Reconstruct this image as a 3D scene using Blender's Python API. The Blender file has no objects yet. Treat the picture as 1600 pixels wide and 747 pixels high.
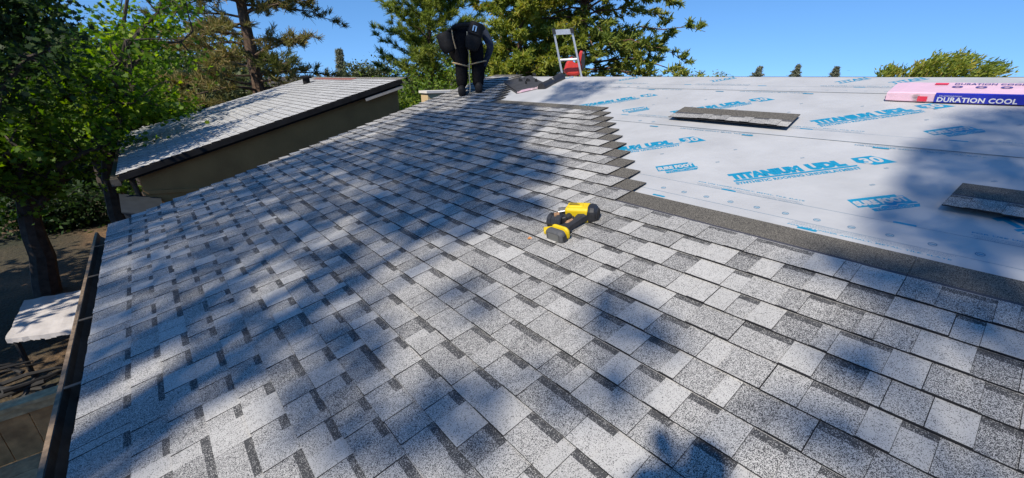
import bpy, math, random
import numpy as np
from mathutils import Vector, Matrix, noise as mnoise
rnd = random.Random(11)
R = math.radians
C = bpy.context.scene.collection
scene = bpy.context.scene

# ------------------------------------------------------------------ frame
# X = uphill across the roof, Y = along the eave (away), Z = up; ground at z = 0
GZ = 4.0                                   # camera height over the ground
PITCH, YAW, FOC = R(21.24), R(40.13), 655.8
SL = R(13.075)                             # roof pitch
HC = 1.22                                  # camera's distance from the roof plane
RX = Vector((0.76455, 0.23351, 0.60078)); RY = Vector((-0.64457, 0.27698, 0.71261)); RZ = Vector((0, 0.93207, -0.36227))
CAM = Vector((0, 0, GZ))
US = Vector((math.cos(SL), 0, math.sin(SL))); NN = Vector((-math.sin(SL), 0, math.cos(SL))); UY = Vector((0, 1, 0))
SUN = Vector((0.638, 0.222, -0.737)).normalized()     # direction the light travels

def RP(s, y, h=0.0):
    """point on the roof: s metres uphill, y along the eave, h above the deck"""
    return CAM + US*s + NN*(h-HC) + UY*y

def at(px, py, t):
    """a place seen in direction (px, py) of the 1600 x 747 photograph, t metres away"""
    c = Vector((px-800, 373.5-py, FOC))
    d = Vector((RX.dot(c), RY.dot(c), RZ.dot(c))).normalized()
    return CAM + d*t

# ------------------------------------------------------------------ camera, sky, sun, exposure
cam = bpy.data.cameras.new('camera'); camo = bpy.data.objects.new('camera', cam); C.objects.link(camo)
cam.sensor_width = 36; cam.lens = FOC/1600*36; cam.clip_start = 0.05; cam.clip_end = 5000
camo.location = CAM; camo.rotation_euler = (math.pi/2-PITCH, 0, -YAW)
scene.camera = camo
world = bpy.data.worlds.new('World'); scene.world = world; world.use_nodes = True
nt = world.node_tree
sky = nt.nodes.new('ShaderNodeTexSky'); sky.sky_type = 'NISHITA'; sky.sun_disc = False
SEL = math.asin(-SUN.z); SAZ = math.atan2(-SUN.x, -SUN.y)
sky.sun_elevation = SEL; sky.sun_rotation = SAZ % (2*math.pi)
sky.altitude = 600; sky.air_density = 1.0; sky.dust_density = 0.0; sky.ozone_density = 4.0
# very clear autumn air: the pale band at the horizon is thin, so the sky is read a little higher up all round
tc_ = nt.nodes.new('ShaderNodeTexCoord'); va = nt.nodes.new('ShaderNodeVectorMath'); va.operation = 'ADD'; va.inputs[1].default_value = (0, 0, 0.20)
vn = nt.nodes.new('ShaderNodeVectorMath'); vn.operation = 'NORMALIZE'; nt.links.new(tc_.outputs['Generated'], va.inputs[0]); nt.links.new(va.outputs[0], vn.inputs[0]); nt.links.new(vn.outputs[0], sky.inputs[0])
hs_ = nt.nodes.new('ShaderNodeHueSaturation'); hs_.inputs['Saturation'].default_value = 1.18; nt.links.new(sky.outputs[0], hs_.inputs['Color'])
bg = nt.nodes['Background']; nt.links.new(hs_.outputs[0], bg.inputs[0]); bg.inputs[1].default_value = 0.13
sl = bpy.data.lights.new('sun', 'SUN'); sl.energy = 4.2; sl.angle = R(0.53); sl.color = (1, 0.915, 0.785)
slo = bpy.data.objects.new('sun', sl); C.objects.link(slo)
slo.rotation_euler = SUN.to_track_quat('-Z', 'Y').to_euler(); slo.location = (-10, -4, 20)
vs = scene.view_settings; vs.view_transform = 'Standard'; vs.look = 'None'; vs.exposure = 0.6; vs.gamma = 1; vs.use_curve_mapping = False
scene.cycles.max_bounces = 6; scene.cycles.diffuse_bounces = 3; scene.cycles.transparent_max_bounces = 8

# ------------------------------------------------------------------ helpers
class MB:
    def __init__(self): self.v = []; self.f = []; self.m = []; self.a = []
    def quad(self, pts, mi=0, a=None):
        b = len(self.v); self.v += [tuple(p) for p in pts]; self.f.append(tuple(range(b, b+len(pts)))); self.m.append(mi); self.a.append(a or (0, 0, 0))
    def box(self, o, ax, ay, az, mi=0, a=None):
        """box from corner o along three edge vectors"""
        o = Vector(o); ax = Vector(ax); ay = Vector(ay); az = Vector(az)
        if ax.cross(ay).dot(az) < 0: ax, ay = ay, ax
        p = [o, o+ax, o+ax+ay, o+ay]; q = [x+az for x in p]
        for f in ((p[3], p[2], p[1], p[0]), (q[0], q[1], q[2], q[3]), (p[0], p[1], q[1], q[0]), (p[1], p[2], q[2], q[1]), (p[2], p[3], q[3], q[2]), (p[3], p[0], q[0], q[3])):
            self.quad(f, mi, a)
    def cbox(self, c, ex, ey, ez, mi=0, a=None):
        """box about centre c with full edge vectors"""
        ex = Vector(ex); ey = Vector(ey); ez = Vector(ez); self.box(Vector(c)-(ex+ey+ez)/2, ex, ey, ez, mi, a)
    def rbox(self, c, ex, ey, ez, r=0.2, mi=0, seg=3):
        """box with its four long edges (along ez) and both ends rounded; r is a share of the shorter side"""
        ex = Vector(ex); ey = Vector(ey); ez = Vector(ez); c = Vector(c)
        lx, ly = ex.length, ey.length; rr = r*min(lx, ly); ux, uy = ex/lx, ey/ly
        def ring(k, z):
            out = []
            hx, hy = lx/2-k, ly/2-k; q = max(rr-k, rr*.35)
            for (sx, sy, a0) in ((1, 1, 0), (-1, 1, 90), (-1, -1, 180), (1, -1, 270)):
                for i in range(seg+1):
                    t = R(a0+90*i/seg); out.append(c+ux*(sx*(hx-q)+q*math.cos(t))+uy*(sy*(hy-q)+q*math.sin(t))+ez*z)
            return out
        e = min(.5, rr*.8/ez.length)
        rings = [ring(rr*.5, -.5), ring(0.12*rr, -.5+e*.35), ring(0, -.5+e), ring(0, .5-e), ring(.12*rr, .5-e*.35), ring(rr*.5, .5)]
        self.rings(rings, True, mi)
    def rings(self, rings, caps=True, mi=0):
        b = len(self.v); n = len(rings[0])
        for r in rings: self.v += [tuple(p) for p in r]
        for i in range(len(rings)-1):
            for j in range(n):
                k = (j+1) % n
                self.f.append((b+i*n+j, b+i*n+k, b+(i+1)*n+k, b+(i+1)*n+j)); self.m.append(mi); self.a.append((0, 0, 0))
        if caps:
            self.f.append(tuple(b+j for j in reversed(range(n)))); self.m.append(mi); self.a.append((0, 0, 0))
            e = b+(len(rings)-1)*n
            self.f.append(tuple(e+j for j in range(n))); self.m.append(mi); self.a.append((0, 0, 0))
    def tube(self, path, rad, n=8, mi=0, caps=True):
        path = [Vector(p) for p in path]; m = len(path)
        if not hasattr(rad, '__len__'): rad = [rad]*m
        rings = []; up = None
        for i, p in enumerate(path):
            d = (path[min(i+1, m-1)]-path[max(i-1, 0)]).normalized()
            if up is None: up = Vector((0, 0, 1)) if abs(d.z) < .9 else Vector((1, 0, 0))
            u = d.cross(up).normalized(); w = u.cross(d).normalized(); up = w
            rings.append([p+(u*math.cos(2*math.pi*k/n)+w*math.sin(2*math.pi*k/n))*rad[i] for k in range(n)])
        self.rings(rings, caps, mi)
    def lathe(self, o, axis, prof, n=20, mi=0):
        """prof: (distance along axis, radius)"""
        o = Vector(o); axis = Vector(axis).normalized(); u = axis.orthogonal().normalized(); w = axis.cross(u)
        self.rings([[o+axis*d+(u*math.cos(2*math.pi*k/n)+w*math.sin(2*math.pi*k/n))*r for k in range(n)] for d, r in prof], True, mi)
    def mesh(self, name, mats, attr=False, smooth=False):
        me = bpy.data.meshes.new(name); me.from_pydata(self.v, [], self.f)
        for m in (mats if isinstance(mats, (list, tuple)) else [mats]): me.materials.append(m)
        me.polygons.foreach_set('material_index', self.m)
        if attr:
            at_ = me.attributes.new('tone', 'FLOAT_VECTOR', 'FACE'); at_.data.foreach_set('vector', np.array(self.a, np.float32).ravel())
        if smooth: me.polygons.foreach_set('use_smooth', [True]*len(self.f))
        me.update(); return me
    def build(self, name, mats, parent=None, attr=False, smooth=False):
        return obj(name, self.mesh(name, mats, attr, smooth), parent)

def obj(name, me, parent=None):
    o = bpy.data.objects.new(name, me); C.objects.link(o)
    if parent is not None:
        o.parent = parent; o.matrix_parent_inverse = WM(parent).inverted()
    return o
MW = {}
def WM(o): return MW.get(o.name, Matrix.Identity(4))
def tag(o, label=None, cat=None, group=None, kind=None):
    for k, v in (('label', label), ('category', cat), ('group', group), ('kind', kind)):
        if v: o[k] = v
    return o
def thing(name, loc, label, cat, group=None):
    o = bpy.data.objects.new(name, None); C.objects.link(o); o.location = loc; o.empty_display_size = .1
    MW[o.name] = Matrix.Translation(loc)
    return tag(o, label, cat, group)
def lerp(a, b, t): return a+(b-a)*t

# ------------------------------------------------------------------ materials
def mat(name, col, rough=.7, metal=0, nscale=0, namp=.25, bump=0, bscale=None, spec=.5, coat=0):
    m = bpy.data.materials.new(name); m.use_nodes = True; t = m.node_tree; b = t.nodes['Principled BSDF']
    b.inputs['Base Color'].default_value = (*col, 1); b.inputs['Roughness'].default_value = rough; b.inputs['Metallic'].default_value = metal
    b.inputs['Specular IOR Level'].default_value = spec; b.inputs['Coat Weight'].default_value = coat
    if nscale:
        g = t.nodes.new('ShaderNodeNewGeometry'); n = t.nodes.new('ShaderNodeTexNoise'); n.inputs['Scale'].default_value = nscale; n.inputs['Detail'].default_value = 5
        t.links.new(g.outputs['Position'], n.inputs['Vector'])
        r = t.nodes.new('ShaderNodeMapRange'); r.inputs[1].default_value = .3; r.inputs[2].default_value = .7; r.inputs[3].default_value = 1-namp; r.inputs[4].default_value = 1+namp
        t.links.new(n.outputs[0], r.inputs[0])
        mx = t.nodes.new('ShaderNodeVectorMath'); mx.operation = 'SCALE'; mx.inputs[0].default_value = col; t.links.new(r.outputs[0], mx.inputs['Scale'])
        t.links.new(mx.outputs[0], b.inputs['Base Color'])
    if bump:
        g2 = t.nodes.new('ShaderNodeNewGeometry'); n2 = t.nodes.new('ShaderNodeTexNoise'); n2.inputs['Scale'].default_value = bscale or nscale*3 or 50; n2.inputs['Detail'].default_value = 4
        t.links.new(g2.outputs['Position'], n2.inputs['Vector'])
        bp = t.nodes.new('ShaderNodeBump'); bp.inputs['Strength'].default_value = bump; bp.inputs['Distance'].default_value = .01
        t.links.new(n2.outputs[0], bp.inputs['Height']); t.links.new(bp.outputs[0], b.inputs['Normal'])
    return m

def granule_mat(name, scale, light, dark, hlight, hdark):
    """asphalt shingle: light granules with dark ones strewn in; tone.x = share of dark granules, tone.y = 1 on the bare head lap, 2 on cut edges, 3 on the nailing strip, tone.z = tint"""
    m = bpy.data.materials.new(name); m.use_nodes = True; t = m.node_tree; b = t.nodes['Principled BSDF']; N = t.nodes.new; L = t.links.new
    b.inputs['Roughness'].default_value = .93; b.inputs['Specular IOR Level'].default_value = .25
    g = N('ShaderNodeNewGeometry'); a = N('ShaderNodeAttribute'); a.attribute_name = 'tone'
    sp = N('ShaderNodeSeparateXYZ'); L(a.outputs['Vector'], sp.inputs[0])
    vo = N('ShaderNodeTexVoronoi'); vo.inputs['Scale'].default_value = scale; L(g.outputs['Position'], vo.inputs['Vector'])
    sc = N('ShaderNodeSeparateColor'); L(vo.outputs['Color'], sc.inputs[0])
    no = N('ShaderNodeTexNoise'); no.inputs['Scale'].default_value = 38; no.inputs['Detail'].default_value = 3; L(g.outputs['Position'], no.inputs['Vector'])
    # local density = tone.x + small patchiness
    md = N('ShaderNodeMapRange'); md.inputs[1].default_value = .3; md.inputs[2].default_value = .7; md.inputs[3].default_value = -.09; md.inputs[4].default_value = .09; L(no.outputs[0], md.inputs[0])
    ad = N('ShaderNodeMath'); ad.operation = 'ADD'; L(sp.outputs[0], ad.inputs[0]); L(md.outputs[0], ad.inputs[1])
    lt = N('ShaderNodeMath'); lt.operation = 'LESS_THAN'; L(sc.outputs[0], lt.inputs[0]); L(ad.outputs[0], lt.inputs[1])
    def mix(fac, c1, c2):
        x = N('ShaderNodeMix'); x.data_type = 'RGBA'
        if hasattr(fac, 'links'): L(fac, x.inputs[0])
        else: x.inputs[0].default_value = fac
        for c, k in ((c1, 6), (c2, 7)):
            if hasattr(c, 'links'): L(c, x.inputs[k])
            else: x.inputs[k].default_value = (*c, 1)
        return x.outputs[2]
    face = mix(lt.outputs[0], light, dark)
    gv = mix(sc.outputs[1], (.86, .86, .86), (1.1, 1.1, 1.1))
    mu = N('ShaderNodeMix'); mu.data_type = 'RGBA'; mu.blend_type = 'MULTIPLY'; mu.inputs[0].default_value = 1; L(face, mu.inputs[6]); L(gv, mu.inputs[7])
    lt2 = N('ShaderNodeMath'); lt2.operation = 'LESS_THAN'; L(sc.outputs[2], lt2.inputs[0]); lt2.inputs[1].default_value = .56
    head = mix(lt2.outputs[0], hlight, hdark)
    k1 = N('ShaderNodeMath'); k1.operation = 'GREATER_THAN'; k1.inputs[1].default_value = .5; L(sp.outputs[1], k1.inputs[0])
    k2 = N('ShaderNodeMath'); k2.operation = 'GREATER_THAN'; k2.inputs[1].default_value = 1.5; L(sp.outputs[1], k2.inputs[0])
    k3 = N('ShaderNodeMath'); k3.operation = 'GREATER_THAN'; k3.inputs[1].default_value = 2.5; L(sp.outputs[1], k3.inputs[0])
    c = mix(k1.outputs[0], mu.outputs[2], head); c = mix(k2.outputs[0], c, (.018, .018, .02)); c = mix(k3.outputs[0], c, (.05, .05, .062))
    big = N('ShaderNodeTexNoise'); big.inputs['Scale'].default_value = 1.7; big.inputs['Detail'].default_value = 4; L(g.outputs['Position'], big.inputs['Vector'])
    br = N('ShaderNodeMapRange'); br.inputs[1].default_value = .3; br.inputs[2].default_value = .7; br.inputs[3].default_value = .93; br.inputs[4].default_value = 1.05; L(big.outputs[0], br.inputs[0])
    tz = N('ShaderNodeMath'); tz.operation = 'MULTIPLY'; L(br.outputs[0], tz.inputs[0]); L(sp.outputs[2], tz.inputs[1])
    fin = N('ShaderNodeVectorMath'); fin.operation = 'SCALE'; L(c, fin.inputs[0]); L(tz.outputs[0], fin.inputs['Scale'])
    L(fin.outputs[0], b.inputs['Base Color'])
    bp = N('ShaderNodeBump'); bp.inputs['Strength'].default_value = .35; bp.inputs['Distance'].default_value = .0015; L(sc.outputs[1], bp.inputs['Height']); L(bp.outputs[0], b.inputs['Normal'])
    return m

def leaf_mat(name, c1, c2, c3, trans=.35, rough=.6):
    """leaf colours picked per leaf by tone.x (c1 dark, c2 middle, c3 light)"""
    m = bpy.data.materials.new(name); m.use_nodes = True; t = m.node_tree; b = t.nodes['Principled BSDF']; N = t.nodes.new; L = t.links.new
    a = N('ShaderNodeAttribute'); a.attribute_name = 'tone'
    cr = N('ShaderNodeValToRGB'); e = cr.color_ramp.elements; e[0].color = (*c1, 1); e[1].color = (*c3, 1); k = e.new(.5); k.color = (*c2, 1)
    L(a.outputs['Fac'], cr.inputs[0]); L(cr.outputs[0], b.inputs['Base Color']); b.inputs['Roughness'].default_value = rough; b.inputs['Specular IOR Level'].default_value = .3
    tr = N('ShaderNodeBsdfTranslucent'); hs = N('ShaderNodeHueSaturation'); hs.inputs['Saturation'].default_value = 1.15; hs.inputs['Value'].default_value = 1.5; L(cr.outputs[0], hs.inputs['Color']); L(hs.outputs[0], tr.inputs[0])
    mx = N('ShaderNodeMixShader'); mx.inputs[0].default_value = trans; L(b.outputs[0], mx.inputs[1]); L(tr.outputs[0], mx.inputs[2])
    L(mx.outputs[0], t.nodes['Material Output'].inputs[0]); return m

M = {}
M['granule'] = granule_mat('asphalt_granules', 560, (.405, .395, .375), (.060, .060, .062), (.175, .16, .135), (.036, .034, .031))
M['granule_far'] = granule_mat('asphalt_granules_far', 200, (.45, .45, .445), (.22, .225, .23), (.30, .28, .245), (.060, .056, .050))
M['membrane'] = mat('grey_white_membrane', (.365, .368, .372), .55, nscale=3, namp=.09, bump=1.0, bscale=5, spec=.4)
M['print'] = mat('blue_print', (.006, .20, .34), .5, nscale=60, namp=.12)
M['print_dim'] = mat('faded_blue_print', (.05, .15, .24), .5, nscale=80, namp=.2)
M['print_white'] = mat('white_knockout_print', (.365, .368, .372), .55)
M['stucco'] = mat('olive_stucco', (.32, .165, .055), .9, nscale=2.2, namp=.16, bump=.5, bscale=60)
M['cream'] = mat('cream_stucco', (.50, .37, .20), .9, nscale=6, namp=.08, bump=.4, bscale=70)
M['coping'] = mat('white_coping', (.60, .57, .52), .7, nscale=9, namp=.06)
M['black_trim'] = mat('black_metal_trim', (.014, .014, .015), .8, nscale=8, namp=.3, spec=.1)
M['pale_trim'] = mat('pale_wood_trim', (.28, .26, .23), .75, nscale=25, namp=.15)
M['gutter'] = mat('dark_brown_gutter', (.055, .048, .038), .5, nscale=14, namp=.45, bump=.15, bscale=40)
M['gutter_lip'] = mat('sunlit_tan_gutter_lip', (.20, .14, .085), .55, nscale=30, namp=.4)  # sun on the rim put into the colour, paler than the trough
M['deck'] = mat('plywood', (.30, .21, .12), .85, nscale=12, namp=.2)
M['siding'] = mat('brown_siding', (.16, .12, .075), .85, nscale=7, namp=.2)
M['plank'] = mat('weathered_brown_plank', (.36, .19, .075), .8, nscale=9, namp=.35, bump=.3, bscale=50)
M['rail'] = mat('weathered_tan_rail', (.36, .27, .15), .8, nscale=16, namp=.3, bump=.3, bscale=60)
M['canvas'] = mat('pale_canvas', (.46, .43, .41), .8, nscale=6, namp=.12, bump=.4, bscale=20)
M['bark'] = mat('brown_bark', (.095, .062, .042), .95, nscale=9, namp=.45, bump=1, bscale=22)
M['bark_dark'] = mat('dark_bark', (.045, .035, .028), .95, nscale=9, namp=.45, bump=1, bscale=22)
M['bark_red'] = mat('reddish_bark', (.13, .07, .045), .95, nscale=8, namp=.4, bump=1, bscale=18)
M['cloth'] = mat('black_cloth', (.007, .007, .008), .95, nscale=40, namp=.4, bump=.5, bscale=35, spec=.05)
M['denim'] = mat('blue_grey_cloth', (.035, .043, .062), .9, nscale=40, namp=.3, bump=.4, bscale=35, spec=.2)
M['strap'] = mat('tan_webbing', (.34, .24, .13), .8, nscale=50, namp=.2)
M['rope'] = mat('pale_rope', (.28, .26, .19), .85, nscale=90, namp=.3)
M['leather'] = mat('black_leather', (.010, .010, .011), .65, nscale=30, namp=.3, bump=.3, bscale=60, spec=.15)
M['buckle'] = mat('steel_buckle', (.6, .6, .62), .3, metal=1)
M['alu'] = mat('dull_aluminium', (.52, .53, .54), .42, metal=.75, nscale=30, namp=.1)
M['rubber'] = mat('black_rubber', (.022, .022, .024), .6, nscale=60, namp=.2)
M['red'] = mat('red_plastic', (.46, .03, .02), .42, nscale=20, namp=.08, coat=.2)
M['black_plastic'] = mat('black_plastic', (.02, .02, .022), .38, nscale=50, namp=.2)
M['grey_plastic'] = mat('grey_plastic', (.075, .075, .075), .5, nscale=50, namp=.15)
M['yellow'] = mat('yellow_plastic', (.60, .42, .008), .42, nscale=30, namp=.06)
M['label_grey'] = mat('grey_label', (.13, .13, .12), .5)
M['copper'] = mat('tan_rubber_grip', (.30, .17, .09), .6, nscale=60, namp=.4)
M['steel'] = mat('bright_steel', (.42, .42, .43), .35, metal=1)
M['pink'] = mat('pink_wrapper', (.64, .42, .49), .32, nscale=5, namp=.05, bump=.5, bscale=14, spec=.6)
M['pink_dim'] = mat('grey_pink_wrapper', (.55, .40, .41), .3, nscale=14, namp=.4, bump=.8, bscale=40, spec=.6)
M['navy'] = mat('deep_blue_wrapper', (.012, .02, .30), .3, nscale=6, namp=.15, bump=.4, bscale=16, spec=.6)
M['navy_print'] = mat('dark_blue_ink', (.06, .05, .20), .45)
M['red_print'] = mat('red_ink', (.62, .03, .06), .4)
M['white_print'] = mat('white_ink', (.55, .55, .57), .4)
M['felt'] = mat('black_felt_backing', (.030, .030, .033), .75, nscale=12, namp=.35, bump=.4, bscale=60)
M['dead_leaf'] = mat('orange_dry_leaf', (.52, .22, .07), .7, nscale=120, namp=.3)
M['ac'] = mat('blue_grey_metal', (.03, .036, .042), .5, nscale=8, namp=.15)
M['white_roof'] = mat('white_roofing', (.72, .70, .69), .8, nscale=3, namp=.1)
M['red_tile'] = mat('dull_red_cap', (.20, .075, .055), .85, nscale=20, namp=.25)
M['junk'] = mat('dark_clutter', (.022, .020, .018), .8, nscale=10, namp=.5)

# ------------------------------------------------------------------ ground and sky-line setting
def ground_mat():
    m = bpy.data.materials.new('dry_lawn_and_dirt'); m.use_nodes = True; t = m.node_tree; b = t.nodes['Principled BSDF']; N = t.nodes.new; L = t.links.new
    g = N('ShaderNodeNewGeometry'); n1 = N('ShaderNodeTexNoise'); n1.inputs['Scale'].default_value = .45; n1.inputs['Detail'].default_value = 7; L(g.outputs['Position'], n1.inputs['Vector'])
    cr = N('ShaderNodeValToRGB'); e = cr.color_ramp.elements; e[0].position = .35; e[0].color = (.022, .024, .010, 1); e[1].position = .68; e[1].color = (.15, .085, .04, 1); k = e.new(.5); k.color = (.048, .036, .018, 1)
    L(n1.outputs[0], cr.inputs[0]); n2 = N('ShaderNodeTexNoise'); n2.inputs['Scale'].default_value = 18; n2.inputs['Detail'].default_value = 6; L(g.outputs['Position'], n2.inputs['Vector'])
    mr = N('ShaderNodeMapRange'); mr.inputs[1].default_value = .3; mr.inputs[2].default_value = .7; mr.inputs[3].default_value = .6; mr.inputs[4].default_value = 1.4; L(n2.outputs[0], mr.inputs[0])
    v = N('ShaderNodeVectorMath'); v.operation = 'SCALE'; L(cr.outputs[0], v.inputs[0]); L(mr.outputs[0], v.inputs['Scale']); L(v.outputs[0], b.inputs['Base Color'])
    bp = N('ShaderNodeBump'); bp.inputs['Strength'].default_value = .8; bp.inputs['Distance'].default_value = .05; L(n2.outputs[0], bp.inputs['Height']); L(bp.outputs[0], b.inputs['Normal'])
    b.inputs['Roughness'].default_value = .95; return m
mb = MB(); nx = 40
def gz(x, y):
    d = math.hypot(x, y); return 0 if d < 12 else min(1, (d-12)/60)*1.2*mnoise.noise(Vector((x*.03, y*.03, 3)))
xs = [-3000, -1200, -500, -200, -90]+[-60+6*i for i in range(21)]+[90, 200, 500, 1200, 3000]
for i in range(len(xs)-1):
    for j in range(len(xs)-1):
        mb.quad([(x, y, gz(x, y)) for x, y in ((xs[i], xs[j]), (xs[i+1], xs[j]), (xs[i+1], xs[j+1]), (xs[i], xs[j+1]))])
g = mb.build('ground', ground_mat()); tag(g, kind='structure')

# ------------------------------------------------------------------ the house being re-roofed
S0, EXP, WID = -0.806, 0.143, 0.337                 # eave line, exposure, shingle width
RIDGE = 5.17
Y0 = -3.2
def rake(s): return 5.445+(s-S0)*0.251
house = thing('house', RP(0, 2, -4), 'near house with roof half grey speckled shingles, half bare white underlayment', 'house')
mb = MB()                                           # deck: both slopes, as boards 18 mm thick
def slab(mb, p, th, mi=0):
    q = [Vector(x)-NN*th for x in p]; mb.quad(p, mi); mb.quad(list(reversed(q)), mi)
    for i in range(len(p)):
        k = (i+1) % len(p); mb.quad([p[i], q[i], q[k], p[k]], mi)
slab(mb, [RP(S0+.012, Y0), RP(RIDGE, Y0), RP(RIDGE, rake(RIDGE)-.03), RP(S0+.012, rake(S0)-.03)], .018)
rt = RP(RIDGE, 0)
B = lambda d, y: Vector((rt.x+d*math.cos(SL), y, rt.z-d*math.sin(SL)))
mb.quad([B(.004, Y0), B(5, Y0), B(5, rake(RIDGE)-.03), B(.004, rake(RIDGE)-.03)])
mb.build('roof_deck', M['deck'], house)
mb = MB()                                           # walls under the deck
ex = RP(S0, 0).x; w0 = ex+.45; zr = rt.z-.16
def gable_wall(y, y2, wm):
    wm.box((w0, y, 0.0), (9, 0, 0), (0, y2-y, 0), (0, 0, RP(S0, 0).z-.02))
gable_wall(Y0+.2, 5.15, mb)
zt = lambda x: RP(0, 0).z+(x-RP(0, 0).x)*math.tan(SL)-.06
for yy in (5.15, Y0+.2):
    a = [(w0, yy-.1, RP(S0, 0).z-.02), (rt.x, yy-.1, RP(S0, 0).z-.02), (rt.x, yy-.1, zt(rt.x)), (w0, yy-.1, zt(w0))]
    b_ = [(x, y+.098, z) for x, y, z in a]
    mb.quad(a); mb.quad(list(reversed(b_)))
mb.build('wall', M['siding'], house)
mb = MB()                                           # fascia and rake board
mb.box(RP(S0+.035, Y0, -.02), (0, rake(S0)-Y0-.04, 0), (.022, 0, 0), (0, 0, -.16))
mb.build('fascia', M['siding'], house)
mb = MB(); e1 = RP(RIDGE, rake(RIDGE)-.055, -.02)-RP(S0+.04, rake(S0)-.055, -.02)
mb.box(RP(S0+.04, rake(S0)-.055, -.02), e1, (0, .022, 0), (0, 0, -.15)); mb.build('rake_board', M['siding'], house)

# gutter: an open trough along the eave, leaves in its bottom
mb = MB(); prof = [(.0, .0), (-.004, -.085), (-.07, -.105), (-.118, -.055), (-.128, -.012), (-.140, -.010), (-.142, -.018), (-.132, -.024), (-.122, -.060), (-.072, -.112), (.0, -.092)]
gy = [Y0+i*(rake(S0)-.02-Y0)/24 for i in range(25)]
gx, gzz = RP(S0+.03, 0, -.03).x, RP(S0+.03, 0, -.03).z+.012
rings = [[(gx+px+.003*mnoise.noise(Vector((y*2, 0, 0))), y, gzz+pz+.004*mnoise.noise(Vector((y*1.3, 5, 0)))) for px, pz in prof] for y in gy]
mb.rings(rings, True); gut = mb.build('gutter', M['gutter'], house)
mb = MB(); mb.rings([[(gx-.128-.003+dx, y, gzz-.009+dz) for dx, dz in ((0, 0), (-.017, 0.001), (-.017, -.012), (-.013, -.012), (-.013, -.003), (0, -.003))] for y in gy], True); mb.build('gutter_lip', M['gutter_lip'], gut)
mb = MB()
for i in range(900):
    y = rnd.uniform(Y0+1.5, rake(S0)-.05); x = gx-.035-abs(rnd.gauss(0, .03)); z = gzz-.088+rnd.uniform(0, .012)
    a = rnd.uniform(0, 6.3); l = rnd.uniform(.012, .035); d = Vector((math.cos(a), math.sin(a), rnd.uniform(-.3, .5)))*l; w = d.cross(Vector((0, 0, 1)))*.4
    if x < gx-.1: continue
    p = Vector((x, y, z)); mb.quad([p-d, p+w, p+d, p-w])
tag(mb.build('gutter_debris', M['junk'], gut), kind='stuff')
for i in range(8):
    mb = MB(); y = rake(S0)-.5-.78*i; mb.box((gx-.138, y, gzz-.016), (.14, 0, .006), (0, .022, 0), (0, 0, .004)); mb.build('hanger', M['gutter'], gut)

# underlayment: three lapped sheets
def sheet(s0, s1, h, y0, seed, fold=False):
    mb = MB(); ny, ns = 60, 6
    def pt(i, j):
        s = lerp(s0, s1, i/ns); y = lerp(y0, rake(s)-.04, j/ny); hh = h
        if i == 0 and y < 3.2: hh += max(0, .0035*mnoise.noise(Vector((y*2.3, seed, 0)))+.0015)
        return RP(s, y, hh)
    for i in range(ns):
        for j in range(ny):
            mb.quad([pt(i, j+1), pt(i, j), pt(i+1, j), pt(i+1, j+1)])
    for j in range(ny):                             # lower edge thickness
        a, b = pt(0, j), pt(0, j+1); mb.quad([a, b, b-NN*.0022, a-NN*.0022])
    if fold:                                        # over the ridge and down the far slope
        for j in range(ny):
            a, b = pt(ns, j), pt(ns, j+1)
            c, d = a+Vector((.03, 0, .001)), b+Vector((.03, 0, .001)); e, f = c+Vector((.6, 0, -.139)), d+Vector((.6, 0, -.139))
            mb.quad([a, c, d, b]); mb.quad([c, e, f, d])
    o = mb.build('underlayment', M['membrane'], house); return o
LAP = [1.2, 3.405, 4.615]
sheets = [sheet(1.2, 3.55, .0015, Y0+.02, 1), sheet(3.405, 4.72, .0042, Y0+.03, 7), sheet(4.615, RIDGE-.002, .0069, Y0+.04, 12, True)]

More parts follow.
